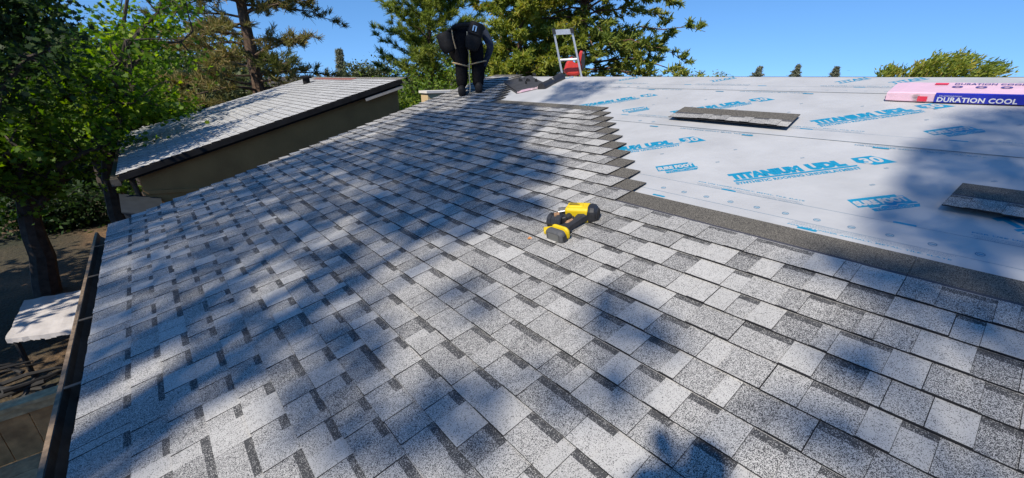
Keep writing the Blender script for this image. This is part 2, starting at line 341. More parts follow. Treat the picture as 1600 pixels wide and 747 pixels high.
# --- shingles
def shingle_mesh(y0, y1, s, seed, far=False, frame=None, EXP=.143, plain=False):
    """one laminated shingle lying from y0 to y1 (y falls as one reads it), lower edge at s: a base strip and raised teeth"""
    P = frame or RP
    rr = random.Random(seed); mb = MB(); H0, H1, TH = .0270, .0098, .0060
    hz = lambda u: lerp(H0, H1, u/WID)
    tint = rr.uniform(.95, 1.04); dz = rr.uniform(-.0001, .0001)
    def top(u, y, e=0): return P(s+u, y, hz(u)+TH+e+dz)
    def bot(u, y): return P(s+u, y, hz(u)+dz)
    # pieces along the strip
    segs = []; y = y0; tooth = rr.random() < .5
    while y < y1-1e-4:
        w = rr.choice((.055, .075, .095, .115, .135, .165)) if tooth else rr.choice((.075, .095, .115, .14))
        if y1-(y+w) < .05: w = y1-y
        pick = rr.random()
        if far: d = rr.choice((.2, .28, .36))
        elif tooth: d = .13 if pick < .28 else (.30 if pick < .62 else (.42 if pick < .92 else .52))
        else: d = .18 if pick < .14 else (.36 if pick < .5 else (.48 if pick < .88 else .58))
        segs.append((y, min(y+w, y1), tooth, d+rr.uniform(-.04, .04), tint*rr.uniform(.96, 1.03))); y += w
        if y < y1 and rr.random() < .9: tooth = not tooth
    n = len(segs); sg = lambda k: (y0 if k == 0 else segs[k][0])
    BAND = EXP-.029
    for (a, b, tooth, d, tn) in segs:
        g = .0012                                    # open joint at each side of a tooth
        if tooth and not plain:
            e = .0034; ia, ib = a+g, b-g; ft = rr.uniform(-.002, .002)
            p = [top(ft, ia, e), top(EXP+.004, ia, e*.25), top(EXP+.004, ib, e*.25), top(ft, ib, e)]; q = [top(ft, ia), top(EXP+.004, ia), top(EXP+.004, ib), top(ft, ib)]
            mb.quad(p[::-1], 0, (d, 0, tn))
            mb.quad([p[0], p[3], q[3], q[0]], 0, (1, 2, 1)); mb.quad([p[1], p[0], q[0], q[1]], 0, (d+.3, 2, 1)); mb.quad([p[3], p[2], q[2], q[3]], 0, (d+.3, 2, 1))
            mb.quad([top(0, b), top(EXP, b), top(EXP, a), top(0, a)], 0, (.9, 2, 1))
        else:
            bd = EXP if (plain or far or rr.random() < .1) else BAND+rr.uniform(-.004, .004)
            mb.quad([top(0, b), top(bd, b), top(bd, a), top(0, a)], 0, (d, 0, tn))
            if bd < EXP: mb.quad([top(bd, b), top(EXP, b), top(EXP, a), top(bd, a)], 0, (.87+rr.uniform(-.05, .05), 0, .9))
    for u0, u1, k in ((EXP, EXP+.003, 4), (EXP+.003, EXP+.020, 3), (EXP+.020, WID, 1)):
        mb.quad([top(u0, y1), top(u1, y1), top(u1, y0), top(u0, y0)], 0, (.02, 0, .9) if k == 4 else (.5, k, tint))
    mb.quad([top(0, y0), top(0, y1), bot(0, y1), bot(0, y0)][::-1], 0, (1, 2, 1))
    mb.quad([top(WID, y0), top(0, y0), bot(0, y0), bot(WID, y0)], 0, (1, 2, 1)); mb.quad([top(0, y1), top(WID, y1), bot(WID, y1), bot(0, y1)], 0, (1, 2, 1))
    mb.quad([bot(0, y0), bot(0, y1), bot(WID, y1), bot(WID, y0)], 0, (1, 2, 1))
    return mb.mesh('shingle', [M['granule_far' if far else 'granule']], True)
nsh = 0
def lay_course(c, ylo, yhi, parent, seed, frame=None, far=False, s=0, e=.143):
    """shingles of one course between ylo and yhi, joints stepped by 0.165 m a course"""
    global nsh
    off = (c*.165) % 1.0; k = math.floor((ylo-off)/1.0); y = off+k
    while y < yhi:
        a, b = max(y, ylo)+.0008, min(y+1.0, yhi)-.0008
        if b-a > .03:
            me = shingle_mesh(a, b, s+rnd.uniform(-.0015, .0015), seed*1000+c*37+int(y*3)+77, far, frame, e)
            obj('shingle', me, parent); nsh += 1
        y += 1.0
# course lines as laid: the exposure opens a little towards the ridge
CL = [1.911]
def expo(s): u = min(s, 1.9)+.8; return .119+.0045*u+.003*u*u
while CL[0] > S0+.08: CL.insert(0, CL[0]-expo(CL[0]-.06))
CL[0] = S0; KL = len(CL)-1                          # KL: first course of the stair
while CL[-1]+.14 < RIDGE: CL.append(CL[-1]+.1515)
CL.append(RIDGE)
def right_end(k):
    if k < 0: return -1.15
    return 1.525+k*.149 if k < 11 else 4.98+(k-11)*.125
for c in range(len(CL)-1):
    s, e = CL[c], CL[c+1]-CL[c]
    if e < .11: continue
    lay_course(c, right_end(c-KL), rake(s)+rnd.uniform(-.012, .012), house, 5, None, False, s, e)

# --- what is printed on the underlayment
GL = {}
def glyphs(txt, bold=.02):
    """letter outlines of a text, filled, scaled to the unit box"""
    if (txt, bold) in GL: return GL[txt, bold]
    cu = bpy.data.curves.new('lettering', 'FONT'); cu.body = txt; cu.offset = bold; cu.resolution_u = 3; cu.space_character = 1.06
    o = bpy.data.objects.new('lettering', cu); C.objects.link(o)
    me = bpy.data.meshes.new_from_object(o.evaluated_get(bpy.context.evaluated_depsgraph_get()))
    v = np.array([x.co[:2] for x in me.vertices]); f = [tuple(p.vertices) for p in me.polygons]
    v = (v-v.min(0))/np.maximum(np.ptp(v, 0), 1e-6)
    bpy.data.objects.remove(o); bpy.data.curves.remove(cu); bpy.data.meshes.remove(me)
    GL[txt, bold] = (v, f); return v, f
def put_text(mb, txt, place, x, y, w, h, mi=0, bold=.02, shear=0):
    v, f = glyphs(txt, bold); b = len(mb.v)
    for q in v: mb.v.append(tuple(place(x+q[0]*w+shear*q[1]*h, y+q[1]*h)))
    for p in f: mb.f.append(tuple(b+i for i in p)); mb.m.append(mi); mb.a.append((0, 0, 0))
def put_poly(mb, pts, place, mi=0): mb.quad([place(*p) for p in pts], mi)
PR = [M['print'], M['membrane'], M['print_dim']]
Q = math.sqrt(.5)
def frame45(s, y, h):          # u along the slanted text, v up its letters
    return lambda u, v: RP(s+(u+v)*Q, y+(-u+v)*Q, h)
def titanium(s, y, parent, h):
    """s, y: upper left corner of the first T"""
    mb = MB(); f0 = frame45(s, y, h); f = lambda u, v: f0(u, v-.108); f2 = lambda u, v: f0(u, v-.108)+NN*.0006
    put_text(mb, 'TITANIUM', f, 0, .010, .42, .102, 0, .10); put_text(mb, 'UDL', f, .455, .010, .21, .102, 0, .10)
    put_poly(mb, [(0, -.014), (.70, -.014), (.705, .006), (0, .006)], f)
    put_text(mb, 'SYNTHETIC ROOFING UNDERLAYMENT', f, .0, -.060, .70, .036, 0, .045)
    put_poly(mb, [(.725, .035), (.73, .112), (.845, .112), (.87, .062), (.905, -.026), (.785, -.026), (.765, .0)], f)
    put_text(mb, '30', f2, .755, -.002, .108, .094, 1, .04, .0)
    mb.build('printed_logo', PR, parent)
def sure_foot(s, y, parent, h):
    mb = MB(); f0 = frame45(s, y, h); f = lambda u, v: f0(u, v-.15); f2 = lambda u, v: f0(u, v-.15)+NN*.0006
    put_poly(mb, [(0, .128), (.225, .128), (.225, .150), (0, .150)], f)
    put_poly(mb, [(.0, .054), (.25, .054), (.25, .129), (.0, .129)], f)
    put_poly(mb, [(.045, 0), (.245, 0), (.262, .03), (.262, .055), (.045, .055)], f)
    put_text(mb, 'SURE FOOT', f2, .006, .066, .238, .058, 1, .075)
    z = [(.045, .034), (.09, .034), (.10, .048), (.125, .048), (.135, .034), (.165, .034), (.175, .048), (.20, .048), (.21, .034), (.262, .034)]
    for (a, b), (c, d) in zip(z, z[1:]): put_poly(mb, [(a, b-.005), (c, d-.005), (c, d+.003), (a, b+.003)], f2, 1)
    put_text(mb, 'TECHNOLOGY', f2, .06, .006, .17, .015, 1, .0)
    mb.build('printed_logo', PR, parent)
def marks(k, s, y0, y1, h, parent):
    """the nailing row, pills and fine lines that repeat along a sheet"""
    mb = MB(); pl = lambda u, v: RP(s+v, -u, h)            # u reads toward -y
    y = y0
    i = 0
    while y < y1:
        for sv, r in ((s, .016),)+(((s+.42+.3*((i*7) % 3)/3, .013), (s+.78, .012)) if i % 3 == 1 else ()):
            c = (-y-(.05 if sv > s else 0), sv-s); n = 10
            for j in range(n):
                t0, t1 = 2*math.pi*j/n, 2*math.pi*(j+1)/n
                if sv == s or j % 5 < 3: put_poly(mb, [(c[0]+r*math.cos(t0), c[1]+r*math.sin(t0)), (c[0]+r*math.cos(t1), c[1]+r*math.sin(t1)), (c[0]+r*.78*math.cos(t1), c[1]+r*.78*math.sin(t1)), (c[0]+r*.78*math.cos(t0), c[1]+r*.78*math.sin(t0))], pl, 2)
            put_poly(mb, [(c[0]-r*.6, c[1]-.003), (c[0]+r*.6, c[1]-.003), (c[0]+r*.6, c[1]+.003), (c[0]-r*.6, c[1]+.003)], pl, 2 if sv > s else 0)
        y += .143; i += 1
    for (dv, th, a, b) in ((-.052, .0022, y0, y1), (.128, .002, y0, y1)):
        put_poly(mb, [(-b, dv), (-a, dv), (-a, dv+th), (-b, dv+th)], pl, 2)
    y = y0+.05*k
    j = 0
    while y < y1-.7:
        a = -y-.62
        put_text(mb, 'FOR USE UNDER ASPHALT, METAL, TILE, SLATE', pl, a, .172 if j % 2 == 0 else -.105, .6, .013, 0, .02)
        for q in range(3): put_text(mb, 'SYNTHETIC ROOFING UNDERLAYMENT SYNTHETIC ROOFING UNDERLAYMENT', pl, a+.01*q, (.158 if j % 2 == 0 else -.088)-.011*q*(1 if j % 2 == 0 else -1)+(-.004 if j % 2 == 0 else .004), .59, .005, 2, 0)
        y += .62; j += 1
    y = y0+.02
    while y < y1:
        for (yy, dv) in ((y, .137), (y+.315, -.112)):
            c = (-yy, dv); pts = []
            for t in range(9): pts.append((c[0]+.034+.009*math.cos(-math.pi/2+math.pi*t/8), c[1]+.009*math.sin(-math.pi/2+math.pi*t/8)))
            for t in range(9): pts.append((c[0]-.034+.009*math.cos(math.pi/2+math.pi*t/8), c[1]+.009*math.sin(math.pi/2+math.pi*t/8)))
            put_poly(mb, pts, pl)
        y += .815
    mb.build('printed_marks', PR, parent)
PH = [.0021, .0048, .0075]
for y in (1.16, 2.32, -.02): titanium(2.60, y, sheets[0], PH[0])
for y in (1.095, 2.29, 3.50): titanium(3.785, y, sheets[1], PH[1])
for y in (.50, 1.645, -.62): sure_foot(2.535, y, sheets[0], PH[0])
for y in (.425, 1.62, 2.815): sure_foot(3.73, y, sheets[1], PH[1])
for y in (.62, 1.02, 2.24, 3.54, 4.72): 
    mb = MB(); f = frame45(4.90, y+.26, PH[2]); put_text(mb, 'TITAN', f, .05, 0, .26, .07, 0, .035); put_poly(mb, [(.05, -.022), (.32, -.022), (.32, -.006), (.05, -.006)], f); mb.build('printed_logo', PR, sheets[2])
marks(0, 2.252, -.6, 1.7, PH[0], sheets[0]); marks(1, 3.455, -.6, 3.0, PH[1], sheets[1]); marks(2, 4.665, -.6, 4.4, PH[2], sheets[2])

# ------------------------------------------------------------------ neighbouring block
NSL = R(15.7); NU = Vector((math.cos(NSL), 0, math.sin(NSL))); NW = Vector((-math.sin(NSL), 0, math.cos(NSL)))
NO = Vector((-.515, 8.3, GZ-1.375)); NL = 4.80; ND = 6.25
def NP(s, y, h=0.0): return NO+NU*s+NW*h+UY*y
nb = thing('neighbouring_house', NO+Vector((2, 3, -2.6)), 'olive stucco house beyond the near roof, its grey shingle roof dappled with shade', 'house')
mb = MB(); slab2 = lambda mb, p, th: [mb.quad(p), mb.quad([Vector(x)-NW*th for x in p][::-1])]+[mb.quad([p[i], Vector(p[i])-NW*th, Vector(p[(i+1) % 4])-NW*th, p[(i+1) % 4]]) for i in range(4)]
slab2(mb, [NP(0.01, .01), NP(NL, .01), NP(NL, ND-.01), NP(.01, ND-.01)], .02); mb.build('roof_deck', M['deck'], nb)
for c in range(33):
    s = EXP*c
    if s+.12 > NL: break
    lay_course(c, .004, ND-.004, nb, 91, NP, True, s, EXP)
mb = MB()                                           # walls
x0, x1, yw, yb = NO.x+.24, NP(NL, 0).x-.03, NO.y+.16, NO.y+ND-.15
zf = lambda x: NO.z+(x-NO.x)*math.tan(NSL)-.035
a = [(x0, yw, 0), (x1, yw, 0), (x1, yw, zf(x1)), (x0, yw, zf(x0))]; b_ = [(x, yb, z) for x, y, z in a]
mb.quad(a); mb.quad(b_[::-1]); mb.quad([a[0], a[3], b_[3], b_[0]]); mb.quad([a[1], b_[1], b_[2], a[2]])
mb.build('wall', M['stucco'], nb)
mb = MB(); e1 = NP(NL-.002, 0)-NP(0, 0)             # black rake trim with a lower board
mb.box(NP(0, -.014, .008), e1, (0, .022, 0), NW*-.075); mb.box(NP(.1, .035, -.084), e1*.975, (0, .12, 0), NW*-.02)
mb.build('rake_trim', M['black_trim'], nb)
mb = MB(); mb.box(NP(3.95, -.004, -.104), NU*.83, (0, .03, 0), NW*-.05); mb.build('bare_trim_board', M['pale_trim'], nb)
mb = MB(); mb.box((x0-.02, yw-.025, GZ-1.70), (1.75, 0, -.165), (0, .022, 0), (0, 0, .055)); mb.build('belly_board', M['stucco'], nb)
mb = MB(); mb.box((x0+.37, yw-.012, 0), (.05, 0, 0), (0, .010, 0), (0, 0, GZ-1.79)); mb.build('corner_strip', M['stucco'], nb)
mb = MB(); mb.box((NO.x+.02, NO.y+.02, NO.z-.03), (-.11, 0, 0), (0, ND-.04, 0), (0, 0, -.10)); mb.build('gutter', M['gutter'], nb)
mb = MB(); mb.tube([(NO.x+.13, NO.y+.3, NO.z-.1), (NO.x+.17, NO.y+.32, NO.z-.4), (NO.x+.17, NO.y+.32, .1)], .035, 8); mb.build('downspout', M['gutter'], nb)
mb = MB()
for i in range(9):
    mb.box(NP(NL-.17, 2.3+i*.33, .022), NU*.15, (0, .315, 0), NW*.012)
mb.build('ridge_cap', M['red_tile'], nb)
mb = MB(); mb.lathe(NP(NL-.55, 4.6, .0), (0, 0, 1), [(0, .09), (.16, .09), (.165, .15), (.20, .16), (.23, .11), (.24, .02)], 14); mb.build('roof_vent', M['black_trim'], nb)
ac = thing('metal_hood', (-.42, 8.15, GZ-2.15), 'blue grey metal hood box hanging at the corner of the olive wall, under its eave', 'vent hood')
mb = MB()
t0 = [Vector((-.55, 7.86, GZ-1.80)), Vector((-.12, 7.86, GZ-1.93)), Vector((-.12, 8.40, GZ-1.80)), Vector((-.55, 8.40, GZ-1.66))]
b0 = [Vector((p.x*.9-.02, p.y+.02, GZ-2.18)) for p in t0]
mb.rings([b0, [lerp(b, t, .93) for b, t in zip(b0, t0)], t0]); mb.build('hood', M['ac'], ac)
mb = MB(); c0 = sum(t0, Vector())/4
mb.rings([[c0+(p-c0)*1.07 for p in t0], [c0+(p-c0)*1.07+Vector((0, 0, .018)) for p in t0]]); mb.build('hood_lid', M['ac'], ac)
mb = MB(); mb.box((-.36, 7.95, GZ-2.3), (.03, 0, 0), (0, .55, 0), (0, 0, .1)); mb.box((-.2, 7.95, GZ-2.3), (.03, 0, 0), (0, .55, 0), (0, 0, .1)); mb.build('wall_bracket', M['black_trim'], ac)

pw = thing('parapet_wall', (6.2, 10.6, 0), 'sunlit cream stucco parapet with a white coping behind the far edge of the roof', 'parapet')
p0 = at(668, 146, 11.6)
mb = MB(); mb.box((p0.x, p0.y, 0), (2.6, 0, 0), (0, .35, 0), (0, 0, p0.z-.0)); mb.build('wall', M['cream'], pw)
mb = MB(); mb.box((p0.x-.04, p0.y-.04, p0.z+.002), (2.68, 0, 0), (0, .43, 0), (0, 0, .06)); mb.build('coping', M['coping'], pw)
sh = thing('carport', (-.6, 32, 0), 'low far building with a flat white roof glimpsed under the maple', 'carport')
mb = MB(); mb.box((-1.9, 28, 1.42), (4.2, 0, 0), (0, 6, 0), (0, 0, .14)); mb.build('roof', M['white_roof'], sh)
mb = MB(); mb.box((-1.6, 28.5, 0), (3.6, 0, 0), (0, 5, 0), (0, 0, 1.415)); mb.build('wall', M['cream'], sh)

# ------------------------------------------------------------------ yard by the gutter
tb = thing('covered_table', (-1.8, 8.6, 0), 'pale canvas draped flat over a patio table in the yard, dappled with shade', 'table')
mb = MB()
A, B_, D, E_ = at(8, 530, 8.95), at(38, 470, 10.2), at(136, 452, 9.95), at(126, 515, 8.5)
nq = 14
zt_ = GZ-3.30
def tp(i, j):
    p = lerp(lerp(A, B_, j/nq), lerp(E_, D, j/nq), i/nq)
    return Vector((p.x+.02*mnoise.noise(Vector((i*.9, j*.4, 2))), p.y+.03*mnoise.noise(Vector((i*.4, j*.9, 5))), zt_+.012*mnoise.noise(Vector((i*.35, j*.35, 1)))))
for i in range(nq):
    for j in range(nq): mb.quad([tp(i, j), tp(i+1, j), tp(i+1, j+1), tp(i, j+1)])
edge = [tp(i, 0) for i in range(nq+1)]+[tp(nq, j) for j in range(1, nq+1)]+[tp(i, nq) for i in range(nq-1, -1, -1)]+[tp(0, j) for j in range(nq-1, 0, -1)]
for a, b in zip(edge, edge[1:]+edge[:1]): mb.quad([a, b, b+Vector((0, 0, -.05-.03*rnd.random())), a+Vector((0, 0, -.05-.03*rnd.random()))])
mb.build('canvas_cover', M['canvas'], tb, smooth=True)
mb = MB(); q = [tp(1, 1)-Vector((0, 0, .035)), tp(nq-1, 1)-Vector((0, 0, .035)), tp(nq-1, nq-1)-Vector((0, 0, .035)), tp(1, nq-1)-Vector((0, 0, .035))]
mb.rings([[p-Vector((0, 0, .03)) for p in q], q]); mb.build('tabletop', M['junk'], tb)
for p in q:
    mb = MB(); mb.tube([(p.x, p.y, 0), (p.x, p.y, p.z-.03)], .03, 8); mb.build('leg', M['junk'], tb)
fe = thing('wooden_fence', (-1.9, 5.62, 0), 'low brown plank fence with a weathered tan top rail below the gutter', 'fence')
ft, fb, fy = GZ-3.02, GZ-3.62, 5.62
for i in range(12):
    mb = MB(); x = -3.6+.225*i; mb.box((x, fy+.004*rnd.random(), fb), (.217, 0, 0), (0, .022, 0), (0, 0, ft-fb-.004)); mb.build('plank', M['plank'], fe)
mb = MB(); mb.box((-3.65, fy-.07, ft), (2.8, 0, 0), (0, .15, 0), (0, 0, .04)); mb.build('top_rail', M['rail'], fe)
mb = MB(); mb.box((-3.65, fy-.028, ft-.10), (2.8, 0, 0), (0, .024, 0), (0, 0, .085)); mb.build('rail_trim', M['rail'], fe)
for x in (-3.5, -2.2, -1.0):
    mb = MB(); mb.box((x, fy+.03, 0), (.09, 0, 0), (0, .09, 0), (0, 0, ft-.01)); mb.build('post', M['rail'], fe)
lg = thing('low_deck', (-2, 5.1, 0), 'grey green deck ledge at the foot of the plank fence', 'deck')
for i in range(4):
    mb = MB(); mb.box((-3.6, fy-.2-.235*i, fb-.06), (2.75, 0, 0), (0, .226, 0), (0, 0, .035)); mb.build('board', M['rail'], lg)
for x in (-3.4, -1.1):
    mb = MB(); mb.box((x, fy-.8, 0), (.09, 0, 0), (0, .7, 0), (0, 0, fb-.065)); mb.build('post', M['junk'], lg)
# dark clutter under and before the table
for k in range(3):
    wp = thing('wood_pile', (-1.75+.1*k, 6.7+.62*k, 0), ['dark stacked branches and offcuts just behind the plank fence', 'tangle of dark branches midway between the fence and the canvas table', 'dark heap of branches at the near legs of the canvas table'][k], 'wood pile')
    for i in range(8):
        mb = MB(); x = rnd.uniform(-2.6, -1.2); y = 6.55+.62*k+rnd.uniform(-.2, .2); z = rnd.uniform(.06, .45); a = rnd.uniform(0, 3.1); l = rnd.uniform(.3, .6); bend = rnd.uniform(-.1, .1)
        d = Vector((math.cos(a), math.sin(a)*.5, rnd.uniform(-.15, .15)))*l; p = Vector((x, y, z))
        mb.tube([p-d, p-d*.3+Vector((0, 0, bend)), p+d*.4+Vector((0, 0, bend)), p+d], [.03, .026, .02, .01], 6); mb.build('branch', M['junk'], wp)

# ------------------------------------------------------------------ loose shingles on the underlayment
def loose_shingle(corner, e_long, e_up, lift, label, seed):
    """corner: lower edge start, e_long along the strip, e_up across it; lift bends it off the sheet"""
    o_, el, eu = Vector(corner), Vector(e_long), Vector(e_up)
    L_ = el.length; el = el/L_; eu = eu.normalized(); nn = el.cross(eu); nn = nn if nn.z > 0 else -nn
    def fr(s, y, h):
        y = min(max(y, 0), L_); return o_+el*y+eu*s+nn*(h-.008+lift(y/L_, s/WID))
    me = shingle_mesh(0.0, L_, 0.0, seed, False, fr)
    root = thing('loose_shingle', o_+el*L_/2+eu*.15, label, 'shingle', 'loose shingles left on the underlayment')
    bmx = me                                         # subdivide lengthwise so that the strip can bend: done in pieces
    obj('strip', me, root); return root
c1 = RP(3.53, 2.15, .012); loose_shingle(c1, RP(3.505, 1.15, .012)-c1, RP(3.86, 2.18, .012)-c1, lambda t, u: .004+.012*u+.010*(1-u)*math.sin(math.pi*min(1, t*1.02))**.8, 'whole loose shingle lying across the white membrane in full sun', 401)
c2 = RP(2.585, .150, .010); loose_shingle(c2, RP(2.575, -.80, .010)-c2, RP(2.9, .125, .010)-c2, lambda t, u: .001+.003*(1-u), 'loose shingle lying in the shade near the navy and pink bundle on the membrane', 405)

# ------------------------------------------------------------------ wrapped bundle of shingles
pk = thing('shingle_bundle', RP(4.53, .3, .02), 'long pink and blue wrapped bundle of shingles lying on the membrane', 'shingle bundle')
PK0, PW, PH_, PLEN = (4.385, .775), .335, .068, 1.02
def PP(a, b, c): return RP(PK0[0]+b, PK0[1]-a, .011+c*PH_/.115)      # a along, b across (uphill), c up
mb = MB(); prof = [(0, .012), (.006, .0), (.32, .0), (.335, .012), (.335, .095), (.32, .112), (.02, .115), (.004, .105)]
rings = []
for i in range(27):
    a = PLEN*i/26; k = min(1, a/.05, (PLEN-a)/.05)**.5 if 0 < i < 26 else .72
    rings.append([PP(a+.0*b, .012*(1-k)+b*lerp(.93, 1, k)+.003*mnoise.noise(Vector((a*9, b*9, c*9))), .012*(1-k)+c*lerp(.62, 1, k)+.004*mnoise.noise(Vector((a*7+3, b*9, 1)))) for b, c in prof])
mb.rings(rings, True); mb.build('wrapper', M['pink'], pk)
# gathered film at the near corner
mb = MB()
for i in range(9):
    a0, a1 = .0, .20; z = .012+.010*i
    mb.quad([PP(a0-.01, .025, .02+z*.35), PP(a1, -.006-.002*(i % 2), z), PP(a1, -.005-.002*(i % 2), z+.009), PP(a0-.01, .026, .02+z*.35+.006)])
mb.build('film_gather', M['pink_dim'], pk)
mb = MB(); fr = lambda u, v: PP(u, -.0075, v); fr2 = lambda u, v: PP(u, -.0095, v)
put_poly(mb, [(.285, .006), (1.0, .006), (1.0, .112), (.285, .112)], fr, 0)
for a, b in ((.285, .64), (.64, 1.0)): mb.quad([PP(a, -.0075, .112), PP(b, -.0075, .112), PP(b, .006, .119), PP(a, .006, .119)], 0)
put_poly(mb, [(.19, .012), (.245, .012), (.245, .075), (.19, .075)], fr, 1)
put_text(mb, 'DURATION COOL', fr2, .30, .014, .40, .058, 2, .03); put_text(mb, 'TRUDEFINITION', fr2, .305, .078, .12, .014, 2, .0)
n = 16
for j in range(n):
    t0_, t1_ = 2*math.pi*j/n, 2*math.pi*(j+1)/n; c = (.865, .05)
    put_poly(mb, [(c[0]+.06*math.cos(t0_), c[1]+.034*math.sin(t0_)), (c[0]+.06*math.cos(t1_), c[1]+.034*math.sin(t1_)), (c[0]+.05*math.cos(t1_), c[1]+.027*math.sin(t1_)), (c[0]+.05*math.cos(t0_), c[1]+.027*math.sin(t0_))], fr2, 2)
mb.build('side_label', [M['navy'], M['red_print'], M['white_print']], pk)
mb = MB(); ft_ = lambda u, v: PP(u, v, .1215)
put_text(mb, 'DURATION COOL', ft_, .345, .245, .36, .042, 0, .03); mb.build('top_print', [M['navy_print'], M['red_print']], pk)
for k in range(3):
    mb = MB()
    for j in range(12):
        t0_, t1_ = 2*math.pi*j/12, 2*math.pi*(j+1)/12; c = (.37+.125*k, .178)
        put_poly(mb, [(c[0]+.03*math.cos(t0_), c[1]+.03*math.sin(t0_)), (c[0]+.03*math.cos(t1_), c[1]+.03*math.sin(t1_)), (c[0]+.017*math.cos(t1_), c[1]+.017*math.sin(t1_)), (c[0]+.017*math.cos(t0_), c[1]+.017*math.sin(t0_))], ft_, 0)
    mb.build('printed_mark', M['navy_print'], pk)
for pts, mi in (([(.235, .235), (.31, .235), (.31, .285), (.235, .285)], 'red_print'), ([(.80, .195), (.93, .195), (.93, .25), (.80, .25)], 'red_print'), ([(.74, .09), (.98, .09), (.98, .098), (.74, .098)], 'navy_print'), ([(.66, .325), (1.0, .325), (1.0, .332), (.66, .332)], 'navy_print')):
    mb = MB(); put_poly(mb, pts, ft_); mb.build('printed_mark', M[mi], pk)

# opened bundle: a stack of shingles, felt side up, in torn film
ob = thing('opened_bundle', RP(4.5, 5.2, .02), 'torn open bundle of shingles lying felt side up beside the ridge', 'shingle bundle')
o0 = RP(4.14, 4.99, .0105); el = US*.471+UY*.882; eu = US*.882-UY*.471
for k in range(3):
    mb = MB(); oo = o0+NN*(.009*k)+el*(.012*((k*5) % 3))+eu*(.01*((k*3) % 4)-.01); nx_ = 10
    W_ = .48; r0 = []
    for i in range(nx_+1):
        t = i/nx_; lift = (.05*max(0, t-.55)**2*k if k > 1 else 0)
        r0.append([oo+el*(1.0*t)+NN*(c+lift)+eu*b for b, c in ((0, 0), (W_, 0), (W_, .008), (0, .008))])
    mb.rings(r0); mb.build('shingle', M['felt'], ob)
mb = MB()
for i in range(14):
    t = i/14; a = o0+eu*(W_*t+.0)-el*.012; b = o0+eu*(W_*(t+1/14))-el*.012
    z0, z1 = .024+.012*rnd.random(), .024+.012*rnd.random()
    mb.quad([a+NN*.002, b+NN*.002, b+NN*z1, a+NN*z0])
mb.build('torn_wrapper', M['pink_dim'], ob)
mb = MB()
mb.quad([o0+eu*.06-el*.016+NN*.006, o0+eu*.2-el*.016+NN*.006, o0+eu*.2-el*.016+NN*.036, o0+eu*.06-el*.016+NN*.036]); mb.build('pink_label', M['pink'], ob)
for i in range(7):
    mb = MB(); p = o0+el*rnd.uniform(.35, .95)+eu*rnd.uniform(.25, .58)+NN*.03; d = Vector((rnd.uniform(-1, 1), rnd.uniform(-1, 1), 0)).normalized()*.07
    mb.quad([p, p+d, p+d*.8+NN*.05, p+d*.1+NN*.03]); mb.build('film_scrap', M['black_plastic'], ob)

# ------------------------------------------------------------------ ladder at the ridge
la = thing('ladder', RP(5.6, 4.8, -.1), 'top of an aluminium ladder standing up behind the ridge', 'ladder')
LD = 7.35
tl, tr, bl, br = at(865, 47, LD), at(893, 45.5, LD), at(879, 119, LD), at(908, 117, LD)
dn_l, dn_r = (bl-tl).normalized(), (br-tr).normalized()
wv = (tr-tl).normalized(); dv = wv.cross(dn_l).normalized()
for a, d in ((tl, dn_l), (tr, dn_r)):
    mb = MB(); e = a+d*3.1; mb.rings([[p+wv*x*.030+dv*y_*.07 for x, y_ in ((-.5, -.5), (-.3, -.5), (-.3, -.3), (.5, -.3), (.5, .3), (-.3, .3), (-.3, .5), (-.5, .5))] for p in (a, lerp(a, e, .5), e)]); mb.build('rail', M['alu'], la)
    mb = MB(); mb.cbox(a+d*.02, wv*.05, dv*.09, d*.08); mb.build('end_cap', M['black_plastic'], la)
for k in range(8):
    p, q_ = tl+dn_l*(.035+.41*k), tr+dn_r*(.035+.41*k); mb = MB()
    if k == 0: mb.cbox((p+q_)/2, q_-p, dv*.06, dn_l*.075)
    else: mb.tube([p, q_], .02, 10)
    mb.build('rung', M['alu'], la)

# ------------------------------------------------------------------ leaf blower
bl_ = thing('leaf_blower', RP(5.1, 4.7, .02), 'red and black leaf blower lying on the ridge, its tube pointing downhill', 'leaf blower')
n0, n1 = at(846, 137.5, 6.6), at(892, 113, 7.4)
ax = (n1-n0).normalized()
mb = MB(); prof = [(0, .058), (.0, .066), (.03, .068), (.30, .060), (.305, .066), (.33, .066), (.335, .060), (.52, .072), (.60, .08)]
mb.lathe(n0, ax, prof, 18); mb.lathe(n0-ax*.001, ax, [(0, .056), (.002, .001)], 18); mb.build('tube', M['black_plastic'], bl_, smooth=False)
d = lambda x, y, t=7.55: at(x, y, t)
upv = (d(895, 90)-d(895, 110)).normalized(); rv = (d(910, 100)-d(890, 100)).normalized(); fv = rv.cross(upv).normalized()
if fv.dot(d(895, 100)-CAM) < 0: fv = -fv
mb = MB()
def hull(pts, th, mi=0):
    """a rounded slab: outline in picture-plane metres extruded along the view, its rims chamfered"""
    c = sum(pts, Vector())/len(pts)
    rr = [(-th/2, .72), (-th*.42, .9), (-th*.2, 1), (th*.2, 1), (th*.42, .9), (th/2, .72)]
    mb.rings([[c+(p-c)*k+fv*z for p in pts] for z, k in rr], True, mi)
hull([d(*p) for p in ((880, 112), (884, 99), (889, 91), (894, 89), (895, 96), (900, 99), (905, 96), (909, 101), (909, 111), (904, 118), (895, 119), (886, 118))], .17)
mb.build('motor_housing', M['red'], bl_, smooth=False)
mb = MB(); hull([d(*p) for p in ((903, 98), (904, 84), (907, 79), (911, 80), (911, 90), (909, 100))], .06); mb.build('rear_grip', M['red'], bl_)
mb = MB(); hull([d(*p) for p in ((907, 96), (910, 80), (913, 80), (914, 90), (913, 108), (909, 112))], .10); mb.build('battery', M['black_plastic'], bl_)
mb = MB(); mb.tube([d(889, 92), d(893, 88), d(899, 90), d(904, 96)], .016, 8); mb.build('handle', M['rubber'], bl_)
